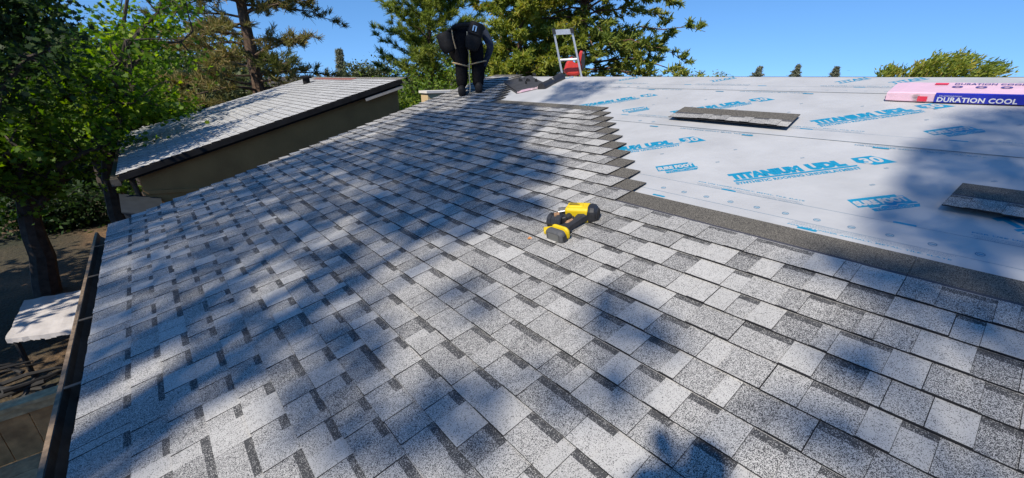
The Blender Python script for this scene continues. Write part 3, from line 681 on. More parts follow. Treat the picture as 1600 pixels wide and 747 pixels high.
mb = MB(); mb.lathe(d(897, 106)+fv*.075, fv, [(0, .05), (.012, .06), (.02, .06)], 18); mb.build('air_intake', M['black_plastic'], bl_)

# ------------------------------------------------------------------ nail gun
ng = thing('nail_gun', RP(1.53, 1.6, .02), 'yellow and black cordless coil nailer lying on its side on the laid shingles', 'nail gun')
gr = Vector((0, 0, 0))+(US*.73-UY*.683); gf = US*.683+UY*.73; G0 = RP(1.50, 1.585, .018)+gr*.045-gf*.045
def G(r, f, u): return G0+gr*r+gf*f+NN*u
def gv(r, f, u): return gr*r+gf*f+NN*u
ga = gv(.80, .60, 0).normalized()*1.0           # axis of the motor housing, nose to rear
ga = gv(.93, -.36, 0).normalized(); gb = NN.cross(ga)
mb = MB()
def blk(c, L_, W_, H_, r=.3): mb.rbox(c, gb*W_, NN*H_, ga*L_, r, 0, 4)
hc = G(.055, .105, .052)
blk(hc, .14, .098, .098, .2); blk(hc+NN*.018-ga*.012, .10, .062, .075, .4)
mb.build('motor_housing', M['yellow'], ng)
mb = MB(); fr = lambda u, v: hc+ga*(u-.02)+gb*(v)+NN*.0572
for i in range(3): put_poly(mb, [(-.03, -.012+.012*i), (.035-.012*i, -.012+.012*i), (.035-.012*i, -.007+.012*i), (-.03, -.007+.012*i)], fr)
mb.build('printed_mark', M['black_plastic'], ng)
for k in range(3):
    mb = MB(); mb.cbox(hc-gb*.0465+ga*(-.02+.014*k)+NN*.016, ga*.004, gb*.003, NN*.018); mb.build('vent_slot', M['black_plastic'], ng)
for a_, b_ in ((-.05, .03), (.052, .03), (-.05, -.03), (.052, -.03)):
    mb = MB(); mb.lathe(hc+ga*a_+gb*b_+NN*.0465, NN, [(0, .005), (.002, .005), (.0022, .001)], 8); mb.build('screw', M['steel'], ng)
mb = MB(); mb.tube([hc+ga*.05+gb*.05+NN*.01, hc+ga*.045+gb*.068+NN*.012, hc-ga*.02+gb*.07+NN*.014, hc-ga*.025+gb*.062+NN*.03], .0035, 6); mb.build('belt_hook', M['steel'], ng)
mb = MB(); blk(hc+ga*.082-NN*.002, .06, .104, .106, .34); blk(hc+ga*.112-NN*.004, .014, .08, .08, .4)
for i in range(4): mb.cbox(hc+ga*.1205+gb*(-.024+.016*i)-NN*.004, ga*.003, gb*.006, NN*.05)
mb.build('end_cap', M['black_plastic'], ng)
mb = MB(); mb.lathe(hc-ga*.06+NN*.012, -ga, [(0, .026), (.014, .026), (.016, .02), (.045, .02), (.047, .017), (.062, .017), (.062, .010)], 16); mb.build('nose', M['grey_plastic'], ng)
mb = MB(); mb.lathe(hc-ga*.02-NN*.0+gb*.0+gv(-.03, .0, .02), -gr, [(0, .006), (.05, .006), (.07, .004)], 8); mb.build('contact_trip', M['steel'], ng)
hb = G(-.052, -.066, .042)                           # battery end of the handle
h0 = hc+ga*.035-gb*.03-NN*.008; 
hd_ = (hb-h0).normalized(); hs_ = NN.cross(hd_).normalized(); mb = MB()
mb.rings([[c_+hs_*w_*x+NN*t_*z for x, z in ((-.5, -.35), (-.3, -.5), (.3, -.5), (.5, -.35), (.5, .3), (.28, .5), (-.28, .5), (-.5, .3))] for c_, w_, t_ in ((h0-hd_*.01, .07, .062), (lerp(h0, hb, .18), .052, .052), (lerp(h0, hb, .42)+hs_*.004, .040, .046), (lerp(h0, hb, .7), .042, .046), (lerp(h0, hb, .9), .062, .054), (hb, .08, .06))]); mb.build('handle', M['rubber'], ng)
mb = MB(); q0 = lerp(h0, hb, .42)+NN*.012-gr*.012; q1 = lerp(h0, hb, .74)+NN*.012-gr*.014
mb.tube([q0, lerp(q0, q1, .5)-gr*.004, q1], [.014, .017, .012], 10); mb.build('grip_inlay', M['copper'], ng)
mb = MB(); tg = hc-gb*.055-ga*.02; mb.tube([tg, tg-gb*.014+ga*.004, tg-gb*.028], [.008, .007, .006], 8); mb.build('trigger', M['rubber'], ng)
bd = (hb-h0).normalized(); bs = NN.cross(bd).normalized()
mb = MB(); mb.rbox(hb+bd*.018, bs*.128, NN*.080, bd*.028, .4, 0, 4); mb.build('battery_shoe', M['yellow'], ng)
mb = MB(); mb.rbox(hb+bd*.058-NN*.004, bs*.124, NN*.080, bd*.046, .3, 0, 4); mb.build('battery', M['grey_plastic'], ng)
mb = MB(); mb.cbox(hb+bd*.0818-NN*.004, bs*.074, NN*.042, bd*.002); mb.build('battery_label', M['label_grey'], ng)
for sx in (-1, 1):
    mb = MB(); mb.cbox(hb+bd*.055+bs*sx*.0635-NN*.006, bs*.006, NN*.03, bd*.024); mb.build('latch', M['black_plastic'], ng)
mc = G(-.080, .035, .052)                           # round coil magazine
md = gv(-.85, .52, 0).normalized(); 
mb = MB(); mb.lathe(mc-md*.045, md, [(0, .042), (.006, .048), (.03, .048), (.033, .044), (.06, .044), (.063, .048), (.085, .048), (.092, .040)], 10); mb.build('magazine', M['black_plastic'], ng)
mb = MB(); mb.lathe(mc+md*.046, md, [(0, .022), (.006, .02), (.007, .008)], 14); mb.build('magazine_knob', M['steel'], ng)
mb = MB(); mb.rbox(mc+gv(-.030, -.052, -.022), gr*.10, NN*.022, gf*.05, .3); mb.build('base_plate', M['yellow'], ng)
mb = MB(); mb.rbox(mc+gv(.045, -.012, .012), gr*.03, NN*.05, gf*.05, .3); mb.build('feed_door', M['black_plastic'], ng)
mb = MB(); mb.cbox(mc+NN*.044+gr*.006, gr*.03, gf*.03, NN*.01); mb.build('magazine_label', M['copper'], ng)
mb = MB(); mb.tube([mc+gr*.04+NN*.0, mc+gr*.075+gf*.03+NN*.005, hc-ga*.045-gb*.02], [.024, .02, .018], 10); mb.build('feed_arm', M['rubber'], ng)

lf = thing('dry_leaf', RP(1.285, 1.64, .02), 'small curled orange leaf on the shingles near the nail gun', 'leaf')
mb = MB(); o_ = RP(1.285, 1.64, .021)
for i in range(5):
    for j in range(2):
        def lp(i, j):
            t = i/5; w = .012*math.sin(math.pi*min(.98, t*.9+.08)); v = (j-1)*w
            return o_+gr*(t*.034-.017)+gf*(v+.004*math.sin(t*3))+NN*(.012*abs(j-1)+.006*math.sin(t*5))
        mb.quad([lp(i, j), lp(i+1, j), lp(i+1, j+1), lp(i, j+1)])
mb.build('blade', M['dead_leaf'], lf, smooth=True)
mb = MB(); mb.tube([o_-gr*.017, o_-gr*.028+NN*.004], .0012, 5); mb.build('stem', M['dead_leaf'], lf)

# ------------------------------------------------------------------ roofer
P0 = RP(3.95, 5.93, .0195)
pr, pf = Vector((.821, -.571, 0)), Vector((.571, .821, 0))
def PPt(r, f, z): return P0+pr*r+pf*f+Vector((0, 0, z))
man = thing('person', P0, 'roofer in black clothes and tool belt bending over near the ridge', 'person')
def skin_body(name, nodes, edges, root, mats, parent, pick=None, sub=2):
    me = bpy.data.meshes.new(name); keys = list(nodes); me.from_pydata([nodes[k][0] for k in keys], [(keys.index(a), keys.index(b)) for a, b in edges], [])
    o = bpy.data.objects.new(name, me); C.objects.link(o); o.modifiers.new('skin', 'SKIN'); sv = me.skin_vertices[0].data
    for i, k in enumerate(keys):
        r = nodes[k][1]; sv[i].radius = r if hasattr(r, '__len__') else (r, r); sv[i].use_root = (k == root)
    s = o.modifiers.new('sub', 'SUBSURF'); s.levels = s.render_levels = sub
    dg = bpy.context.evaluated_depsgraph_get(); m2 = bpy.data.meshes.new_from_object(o.evaluated_get(dg)); bpy.data.objects.remove(o); bpy.data.meshes.remove(me)
    m2.materials.clear()
    for m in mats: m2.materials.append(m)
    for p in m2.polygons:
        p.use_smooth = True; p.material_index = pick(p.center) if pick else 0
    return obj(name, m2, parent)
za = .26*.821*math.tan(SL)
nd = {'pelvis': (PPt(0, .02, .90), (.17, .145)), 'waist': (PPt(-.01, .15, .985), (.165, .135)), 'chest': (PPt(-.04, .36, .955), (.18, .13)), 'neck': (PPt(-.12, .53, .85), .07), 'head': (PPt(-.17, .60, .76), .095), 'crown': (PPt(-.20, .64, .67), .085),
      'hipL': (PPt(-.105, .03, .82), .14), 'kneeL': (PPt(-.125, .07, .47), (.115, .11)), 'shinL': (PPt(-.13, .03, .27), (.112, .11)), 'ankleL': (PPt(-.13, .0, .075), (.085, .09)),
      'hipR': (PPt(.105, .03, .83), .14), 'kneeR': (PPt(.13, .08, .50), (.115, .11)), 'shinR': (PPt(.13, .04, .30), (.112, .11)), 'ankleR': (PPt(.13, .0, .075+za*.5), (.085, .09)),
      'shR': (PPt(.22, .32, .99), .09), 'elR': (PPt(.36, .28, .72), .066), 'wrR': (PPt(.23, .38, .40), .042), 'haR': (PPt(.215, .40, .32), (.042, .028)),
      'shL': (PPt(-.24, .40, .93), .085), 'elL': (PPt(-.29, .46, .62), .06), 'wrL': (PPt(-.10, .48, .38), .042), 'haL': (PPt(-.07, .48, .30), (.042, .028))}
ed = [('pelvis', 'waist'), ('waist', 'chest'), ('chest', 'neck'), ('neck', 'head'), ('head', 'crown'), ('pelvis', 'hipL'), ('hipL', 'kneeL'), ('kneeL', 'shinL'), ('shinL', 'ankleL'), ('pelvis', 'hipR'), ('hipR', 'kneeR'), ('kneeR', 'shinR'), ('shinR', 'ankleR'), ('chest', 'shR'), ('shR', 'elR'), ('elR', 'wrR'), ('wrR', 'haR'), ('chest', 'shL'), ('shL', 'elL'), ('elL', 'wrL'), ('wrL', 'haL')]
for sd, h_, x in (('R', PPt(.215, .40, .32), 1), ('L', PPt(-.07, .48, .30), -1)):
    for i in range(4):
        l = (.065, .078, .073, .058)[i]; b = h_+pr*(.030-.02*i)+Vector((0, 0, -.02)); k1, k2 = 'f%s%da' % (sd, i), 'f%s%db' % (sd, i)
        nd[k1] = (b+Vector((0, 0, -l*.55))+pf*.012, .010); nd[k2] = (b+Vector((0, 0, -l*.9))-pf*.012, .009); ed += [('ha'+sd, k1), (k1, k2)]
    nd['t'+sd] = (h_-pr*.05*x+Vector((0, 0, -.02))+pf*.02, .011); nd['u'+sd] = (h_-pr*.062*x+Vector((0, 0, -.055))+pf*.01, .010); ed += [('ha'+sd, 't'+sd), ('t'+sd, 'u'+sd)]
def pickm(c):
    q = c-P0; r, f, z = q.dot(pr), q.dot(pf), q.z
    if r > .175 and z > .42 and f > .16: return 1
    return 0
skin_body('body', nd, ed, 'pelvis', [M['cloth'], M['denim']], man, pickm)
for sx, dz in ((-1, 0), (1, za)):
    mb = MB(); base = .0 if sx < 0 else .0
    zb = (sx*.13)*.821*math.tan(SL)
    def ring(f, w, h, z0): return [PPt(sx*.135+w*math.cos(t)*1.0, f, zb+z0+max(-z0*.9, h*math.sin(t))+(f*.571*math.tan(SL))) for t in [2*math.pi*k/10 for k in range(10)]]
    mb.rings([ring(-.115, .045, .06, .06), ring(-.10, .062, .09, .075), ring(-.02, .066, .10, .08), ring(.07, .06, .07, .06), ring(.15, .06, .045, .045), ring(.20, .03, .03, .03)]); 
    mb.build('boot', M['leather'], man, smooth=True)
    mb = MB(); mb.tube([PPt(sx*.13+.135*math.cos(t), .055+.135*math.sin(t), .44+(.03*math.cos(t)*sx)+(.03 if sx > 0 else 0)) for t in [2*math.pi*k/16 for k in range(17)]], .011, 6, caps=False); mb.build('knee_strap', M['strap'], man)
    mb = MB(); mb.rbox(PPt(sx*.13, .185, .46), pr*.15, Vector((0, 0, .2)), pf*.05, .4); mb.build('knee_pad', M['leather'], man)
mb = MB(); mb.tube([PPt(.235*math.cos(t), .06+.18*math.sin(t), .965-.03*math.sin(t)) for t in [2*math.pi*k/18 for k in range(19)]], .028, 8, caps=False); mb.build('tool_belt', M['leather'], man)
def pouch(c, w, h, d, tilt, name, lab=None):
    mb = MB(); c = Vector(c); u = (pr*math.cos(tilt)+Vector((0, 0, math.sin(tilt)))); v = Vector((0, 0, math.cos(tilt)))-pr*math.sin(tilt)
    rg = []
    for t, k in ((-.5, .55), (-.42, .85), (-.1, 1.05), (.2, 1), (.45, .92), (.5, .8)):
        rg.append([c+v*h*t+u*w*.5*k*math.copysign(abs(math.cos(a))**.7, math.cos(a))+pf*d*.5*k*math.copysign(abs(math.sin(a))**.7, math.sin(a)) for a in [2*math.pi*j/14 for j in range(14)]])
    mb.rings(rg); o = mb.build(name, M['leather'], man, smooth=True); return o, c, u, v
o1, c, u, v = pouch(PPt(.085, -.13, .83), .23, .40, .13, -.28, 'tool_pouch')
mb = MB(); q = c-pf*.072+v*.10-u*.02
for a, b in ((-.03, -.012), (.012, .03)): mb.box(q+u*a-v*.03, u*(b-a), v*.075, -pf*.006)
mb.box(q-u*.03+v*.036, u*.06, v*.009, -pf*.006); mb.build('buckle', M['buckle'], o1)
mb = MB(); mb.box(c-pf*.068+v*.02-u*.10, u*.20, v*.016, -pf*.008); mb.build('pouch_strap', M['cloth'], o1)
o2, c2_, u, v = pouch(PPt(-.34, .06, .76), .25, .30, .18, .35, 'side_pouch')
mb = MB(); mb.tube([PPt(-.24, .0, .95), PPt(-.30, .0, .93), PPt(-.36, .02, .86)], .022, 6); mb.build('pouch_strap', M['leather'], o2)
mb = MB(); mb.tube([PPt(-.25, -.1, .92), PPt(-.235, -.14, .8), PPt(-.20, -.13, .66)], .009, 6); mb.build('harness_strap', M['strap'], man)
mb = MB(); mb.tube([PPt(-.02, -.16, .90), PPt(-.02, -.17, .70), PPt(.005, -.1, .55), PPt(-.01, -.08, .3), PPt(.0, -.1, .1), PPt(-.01, -.14, .025), PPt(.07, -.2, .04)], .008, 6); mb.build('rope', M['rope'], man)
mb = MB(); hc_ = PPt(-.185, .62, .715); hd = (PPt(-.20, .64, .67)-PPt(-.17, .60, .76)).normalized()
mb.lathe(hc_-hd*.01, hd, [(0, .112), (.05, .112), (.09, .095), (.118, .06), (.128, .01)], 16); mb.build('cap', M['cloth'], man)
mb = MB(); fd = (pr*-.2+pf*.3+Vector((0, 0, -.2))).normalized(); fd = (Vector((0, 0, -1))*.5-pf*.8); fd = (fd-hd*fd.dot(hd)).normalized()
mb.box(hc_+fd*.10-pr*.07, pr*.14, fd*.08, hd*.008); mb.build('cap_peak', M['cloth'], man)

# ------------------------------------------------------------------ trees
def leaf_mesh(name, mats, pos, size, shape, nrm=None, tone=None, droop=0, seed=1, rings=None):
    """one leaf per position: shape is an outline (n x 2); nrm gives the leaf plane (jittered)"""
    rg = np.random.default_rng(seed); n = len(pos); pos = np.asarray(pos, np.float64); sh_ = np.asarray(shape, float); k = len(sh_)
    if nrm is None: nrm = rg.normal(size=(n, 3))
    nrm = nrm/np.linalg.norm(nrm, axis=1, keepdims=True)
    t = rg.normal(size=(n, 3)); t[:, 2] -= droop; t -= nrm*(t*nrm).sum(1, keepdims=True); t /= np.linalg.norm(t, axis=1, keepdims=True)
    w = np.cross(nrm, t); sz = np.asarray(size)*np.ones(n)*rg.uniform(.7, 1.25, n)
    v = pos[:, None, :]+sz[:, None, None]*(sh_[None, :, 1, None]*t[:, None, :]+sh_[None, :, 0, None]*w[:, None, :])
    # fold along the midrib
    v += (np.abs(sh_[None, :, 0, None])*.35*sz[:, None, None])*nrm[:, None, :]
    return raw_mesh(name, v.reshape(-1, 3), n, k, mats, rg.uniform(0, 1, n) if tone is None else np.clip(tone, 0, 1))
def raw_mesh(name, v, n, k, mats, tone):
    me = bpy.data.meshes.new(name); me.vertices.add(n*k); me.vertices.foreach_set('co', v.astype(np.float32).ravel())
    me.loops.add(n*k); me.loops.foreach_set('vertex_index', np.arange(n*k, dtype=np.int32)); me.polygons.add(n)
    me.polygons.foreach_set('loop_start', np.arange(0, n*k, k, dtype=np.int32)); me.polygons.foreach_set('loop_total', np.full(n, k, np.int32))
    for m in mats: me.materials.append(m)
    a = me.attributes.new('tone', 'FLOAT', 'FACE'); a.data.foreach_set('value', np.asarray(tone, np.float32)); me.update(); me.validate(); return me
OVAL = [(0, -.5), (.26, -.15), (.22, .2), (0, .55), (-.22, .2), (-.26, -.15)]
DIAM = [(0, -.5), (.3, 0), (0, .5), (-.3, 0)]
STAR = [(0, -.42), (.10, -.28), (.42, -.34), (.28, -.10), (.55, .10), (.26, .14), (.24, .34), (.10, .26), (0, .6), (-.10, .26), (-.24, .34), (-.26, .14), (-.55, .10), (-.28, -.10), (-.42, -.34), (-.10, -.28)]
BLADE = [(-.035, 0), (.035, 0), (0, 1)]
SPRAY = [(0, -.5), (.16, -.2), (.30, -.12), (.14, .05), (.24, .22), (.08, .28), (0, .6), (-.08, .28), (-.24, .22), (-.14, .05), (-.30, -.12), (-.16, -.2)]
LM = {
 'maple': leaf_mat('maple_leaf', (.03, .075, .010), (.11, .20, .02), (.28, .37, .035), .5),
 'shade': leaf_mat('shaded_broad_leaf', (.012, .028, .009), (.026, .055, .014), (.06, .10, .02), .35),  # leaves of trees in shade, the shade put into the deeper green
 'pine_dry': leaf_mat('browning_pine_needle', (.08, .095, .022), (.19, .18, .055), (.33, .22, .10), .3),
 'pine': leaf_mat('pine_needle', (.07, .115, .022), (.18, .235, .04), (.30, .33, .06), .35),
 'cedar': leaf_mat('cedar_spray', (.05, .09, .02), (.17, .215, .035), (.34, .32, .06), .3),
 'golden': leaf_mat('yellow_green_spray', (.10, .15, .02), (.24, .28, .04), (.40, .33, .06), .35),
 'oak': leaf_mat('dull_oak_leaf', (.045, .065, .025), (.085, .105, .04), (.14, .15, .06), .25),
 'shrub': leaf_mat('bright_shrub_leaf', (.05, .10, .012), (.11, .18, .02), (.22, .27, .03), .35),
 'grey': leaf_mat('grey_green_needle', (.10, .12, .085), (.16, .175, .12), (.23, .23, .15), .25),
}
def limb(mb, p, q, r0, r1, n=5, wob=.06, sides=6, rg=rnd):
    p, q = Vector(p), Vector(q); L_ = (q-p).length; pts = []
    for i in range(n+1):
        t = i/n; w = math.sin(math.pi*t)*L_*wob; pts.append(lerp(p, q, t)+Vector((rg.uniform(-w, w), rg.uniform(-w, w), rg.uniform(-w, w)+.12*L_*math.sin(math.pi*t)*.5)))
    mb.tube(pts, [lerp(r0, r1, i/n) for i in range(n+1)], sides); return pts
def tree_root(name, base, label, cat, group): return thing(name, base, label, cat, group)

def broadleaf(name, base, fork, crown, tr, leafm, shape, lsize, nleaf, label, bark='bark_dark', cat='tree', group=None, nlimb=9, seed=1, clump=.34, holes=.25, tone_bias=0, lean=(0, 0), hang=.35, cover=None):
    """trunk to the fork, limbs to clumps spread through the crown ellipsoid ((centre), (radii)), leaves round the twigs"""
    rg = random.Random(seed); ng_ = np.random.default_rng(seed); base = Vector(base); fork = Vector(fork); cc, cr = Vector(crown[0]), Vector(crown[1])
    root = tree_root(name, base, label, cat, group)
    mb = MB(); limb(mb, base-Vector((0, 0, .1)), fork, tr, tr*.62, 6, .025, 9, rg)
    tips = []
    for i in range(nlimb):
        a = 2*math.pi*i/nlimb*1.0+rg.uniform(-.4, .4); e = rg.uniform(-.35, .95)
        d = Vector((math.cos(a)*math.sqrt(max(0, 1-e*e*.7)), math.sin(a)*math.sqrt(max(0, 1-e*e*.7)), e)); end = cc+Vector((d.x*cr.x, d.y*cr.y, d.z*cr.z))*rg.uniform(.55, .85)
        st = lerp(base, fork, rg.uniform(.72, 1.0)); pts = limb(mb, st, end, tr*.42, tr*.08, 6, .07, 6, rg)
        for j in range(2, 7):
            for _ in range(3):
                d2 = Vector((rg.gauss(0, 1), rg.gauss(0, 1), rg.gauss(.1, .8))).normalized(); e2 = pts[j]+Vector((d2.x*cr.x, d2.y*cr.y, d2.z*cr.z))*rg.uniform(.15, .42)
                q = e2-cc
                if (q.x/cr.x)**2+(q.y/cr.y)**2+(q.z/cr.z)**2 > 1.15: continue
                tw = limb(mb, pts[j], e2, tr*.09, tr*.02, 3, .08, 4, rg); tips += [tw[1], tw[2], tw[3], tw[3]]
    mb.build('trunk', M[bark], root)
    tips = [t for t in tips if rg.random() > holes]; T = np.array([tuple(t) for t in tips]); csz = clump*min(cr)*.8
    w = ng_.integers(0, len(T), nleaf); pos = T[w]+ng_.normal(size=(nleaf, 3))*csz*np.array([1, 1, .62])*ng_.uniform(.4, 1, (nleaf, 1))
    ct = ng_.normal(size=len(T))*.17; tone = .45+ct[w]+ng_.normal(size=nleaf)*.2+tone_bias
    nrm = ng_.normal(size=(nleaf, 3))*.75; nrm[:, 2] += .8
    me = leaf_mesh('crown', [LM[leafm]], pos, lsize, shape, nrm, tone, hang, seed); obj('crown', me, root); return root

def conifer(name, base, height, rad, tr, leafm, label, kind='pine', z0=.15, nb_=46, tuft=.2, ntuft=9, bark='bark', group=None, seed=1, droop=.1, up=.2, lean=(0, 0), prof=.8, tone_bias=0, gap=0, side=None, density=1.0, lift=.42, wide=.05):
    """straight trunk, tiers of limbs with side twigs; pine: brushes of needles, cedar: flat sprays"""
    rg = random.Random(seed); ng_ = np.random.default_rng(seed); base = Vector(base); root = tree_root(name, base, label, 'tree', group)
    mb = MB(); ax = lambda t: base+Vector((lean[0]*t, lean[1]*t, height*t))+Vector((.06*math.sin(5*t+seed), .06*math.cos(4*t), 0))*tr*4
    mb.tube([ax(t/12)-Vector((0, 0, .1 if t == 0 else 0)) for t in range(13)], [lerp(tr, tr*.08, (t/12)**1.1) for t in range(13)], 10)
    P_, N_, T_ = [], [], []; tip = []
    for i in range(nb_):
        t = z0+(1-z0)*((i+rg.uniform(-.3, .3))/nb_); t = min(max(t, z0), .985); a = i*2.39996+rg.uniform(-.5, .5)
        if rg.random() < gap: continue
        L_ = rad*(max(.08, 1-((t-z0)/(1-z0))**1.25))**prof*rg.uniform(.7, 1.08)
        if side: L_ *= 1+side[1]*math.cos(a-side[0])
        d = Vector((math.cos(a), math.sin(a), 0)); st = ax(t); br = rg.uniform(-.45, .5)
        pts = []
        for k in range(7):
            q = k/6; pts.append(st+d*L_*q+Vector((0, 0, L_*(up*q-droop*q*q*2.2+br*q*.5)))+Vector((rg.uniform(-1, 1), rg.uniform(-1, 1), rg.uniform(-1, 1)))*L_*.02*(k > 0))
        mb.tube(pts, [lerp(tr*.20, tr*.03, k/6)*(L_/rad*.6+.4) for k in range(7)], 5)
        ct = rg.gauss(0, .15)
        for k in range(2 if kind == 'pine' else 1, 7):
            for sd in (-1, 1):
                for _ in range(2 if kind == 'pine' else 3):
                    l2 = L_*rg.uniform(.10, .30)*(1.05-k/9); d2 = (d*rg.uniform(.2, 1)+Vector((-d.y, d.x, 0))*sd*rg.uniform(.3, 1)+Vector((0, 0, rg.uniform(-.45, .6)))).normalized(); p = lerp(pts[k-1], pts[k], rg.random())
                    e = p+d2*l2; 
                    if kind == 'pine' or rg.random() < .3: mb.tube([p, e], [tr*.028, tr*.012], 3, caps=False)
                    for q in ((.45, .75, 1.0) if kind == 'pine' else (.2, .45, .7, .95)):
                        if rg.random() < density: tip.append((lerp(p, e, q), d2, ct))
    mb.build('trunk', M[bark], root)
    if not tip: return root
    tp = np.array([tuple(x[0]) for x in tip]); td = np.array([tuple(x[1]) for x in tip]); tc = np.array([x[2] for x in tip])
    if kind == 'pine':                               # brushes: needles fan out round the twig end
        n = len(tp)*ntuft; idx = np.repeat(np.arange(len(tp)), ntuft)
        dr = td[idx]*.75+ng_.normal(size=(n, 3))*.55; dr[:, 2] += lift; dr /= np.linalg.norm(dr, axis=1, keepdims=True)
        w = np.cross(dr, ng_.normal(size=(n, 3))); w /= np.linalg.norm(w, axis=1, keepdims=True); ln = tuft*ng_.uniform(.6, 1.2, n)
        st = tp[idx]-dr*ln[:, None]*.15+ng_.normal(size=(n, 3))*tuft*.12
        wd = wide*ln
        v = np.stack([st-w*wd[:, None], st+w*wd[:, None], st+dr*ln[:, None]+w*wd[:, None]*.4, st+dr*ln[:, None]-w*wd[:, None]*.4], 1)
        me = raw_mesh('crown', v.reshape(-1, 3), n, 4, [LM[leafm]], np.clip(.45+tc[idx]+ng_.normal(size=n)*.2+tone_bias, 0, 1))
    else:
        n = len(tp)*ntuft; idx = np.repeat(np.arange(len(tp)), ntuft); pos = tp[idx]+ng_.normal(size=(n, 3))*tuft*.75*np.array([1, 1, .6])
        nrm = ng_.normal(size=(n, 3))*.8; nrm[:, 2] += .6
        me = leaf_mesh('crown', [LM[leafm]], pos, tuft, SPRAY if kind == 'cedar' else OVAL, nrm, .45+tc[idx]+ng_.normal(size=n)*.2+tone_bias, .4, seed)
    obj('crown', me, root); return root
def gnd(p): return Vector((p.x, p.y, gz(p.x, p.y)))

# maples left of the gutter
p = at(168, 290, 12.2)
broadleaf('maple_tree', gnd(p), at(148, 165, 12.3), (at(145, 95, 12.4), (2.4, 2.2, 2.7)), .19, 'maple', STAR, .105, 7000, 'slender forked maple at the far end of the gutter, sunlit leaves against the sky', seed=3, nlimb=12, holes=.5, clump=.14)
p = at(72, 455, 12.4)
broadleaf('maple_tree', gnd(p), at(40, 290, 11.8), (at(15, 225, 11.2), (1.7, 1.5, 2.2)), .21, 'maple', STAR, .10, 9000, 'thick dark trunked maple behind the canvas table, low boughs with lit leaves', seed=8, nlimb=11, holes=.4, clump=.17, tone_bias=-.03)
p = at(-230, 330, 9.5)
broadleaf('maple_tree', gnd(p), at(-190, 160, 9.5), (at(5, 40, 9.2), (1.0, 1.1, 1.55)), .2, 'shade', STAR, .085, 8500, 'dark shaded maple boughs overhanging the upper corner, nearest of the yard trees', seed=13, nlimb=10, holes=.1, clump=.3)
p = at(215, 300, 15.5)
broadleaf('maple_tree', gnd(p), at(212, 205, 15.5), (at(190, 150, 15.4), (1.7, 1.8, 2.0)), .12, 'maple', STAR, .13, 4500, 'bright young maple low beside the far corner of the olive house', seed=21, nlimb=9, holes=.3, clump=.24, tone_bias=.16)
# mid-distance trees closing the view to the left
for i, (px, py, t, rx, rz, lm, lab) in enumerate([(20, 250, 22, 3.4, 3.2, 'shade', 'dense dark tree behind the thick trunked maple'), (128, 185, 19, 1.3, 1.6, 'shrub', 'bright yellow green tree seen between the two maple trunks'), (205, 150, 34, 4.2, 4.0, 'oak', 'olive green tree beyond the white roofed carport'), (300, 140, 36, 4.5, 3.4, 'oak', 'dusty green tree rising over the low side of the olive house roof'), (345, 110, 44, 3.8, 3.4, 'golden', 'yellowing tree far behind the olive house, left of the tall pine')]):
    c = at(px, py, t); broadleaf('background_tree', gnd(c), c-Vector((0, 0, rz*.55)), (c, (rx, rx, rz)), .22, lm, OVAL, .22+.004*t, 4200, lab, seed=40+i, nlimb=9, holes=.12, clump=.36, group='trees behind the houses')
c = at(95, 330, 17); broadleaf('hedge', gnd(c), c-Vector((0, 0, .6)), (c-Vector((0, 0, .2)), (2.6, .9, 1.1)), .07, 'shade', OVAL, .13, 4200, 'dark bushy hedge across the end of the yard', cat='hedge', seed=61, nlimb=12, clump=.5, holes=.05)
# pines and cedar behind the roofs
c = at(403, 118, 22); b = gnd(c); conifer('pine_tree', b, 14.5, 4.3, .30, 'pine_dry', 'tall pine with browning needles standing over the olive house roof', 'pine', z0=.17, nb_=100, tuft=.30, ntuft=17, seed=5, droop=.10, up=.18, group='tall conifers behind the roofs', gap=.05, prof=.5, density=.85, lean=(-.3, 0))
c = at(676, 118, 26); conifer('pine_tree', gnd(c), 15.5, 3.2, .19, 'pine', 'light green pine with a slim trunk directly behind the roofer', 'pine', z0=.14, nb_=170, tuft=.30, ntuft=14, seed=15, droop=.02, up=.55, group='tall conifers behind the roofs', prof=.5, tone_bias=.05, density=.75)
c = at(906, 118, 21); conifer('cedar_tree', gnd(c), 18, 5.2, .27, 'cedar', 'big spreading cedar with a thick red trunk behind the ladder', 'pine', lift=.02, wide=.11, z0=.10, nb_=185, tuft=.25, ntuft=15, bark='bark_red', seed=25, droop=.14, up=.16, density=.95, group='tall conifers behind the roofs', prof=.42, tone_bias=.12)
c = at(812, 118, 17.5); conifer('cedar_tree', gnd(c), 11.5, 2.9, .13, 'golden', 'bushy yellow green cedar between the roofer and the ladder', 'pine', lift=.15, wide=.11, z0=.12, nb_=150, tuft=.20, ntuft=15, bark='bark_red', seed=35, density=.95, droop=.06, up=.35, group='tall conifers behind the roofs', prof=.6, tone_bias=.0)
# shrubs in the gap between the two roofs
for i, (px, py, t, r, lab) in enumerate([(600, 178, 14.5, 1.15, 'bright green shrub filling the gap beside the olive wall'), (650, 165, 15.5, 1.1, 'bright green shrub just left of the cream parapet'), (735, 135, 17, 1.1, 'bright green shrub rising behind the cream parapet')]):
    c = at(px, py, t); broadleaf('shrub', gnd(c), c-Vector((0, 0, .8)), (c, (r, r, r*1.2)), .06, 'shrub', OVAL, .10, 4200, lab, cat='shrub', seed=70+i, nlimb=10, clump=.4, holes=.1, group='shrubs in the gap between the roofs')
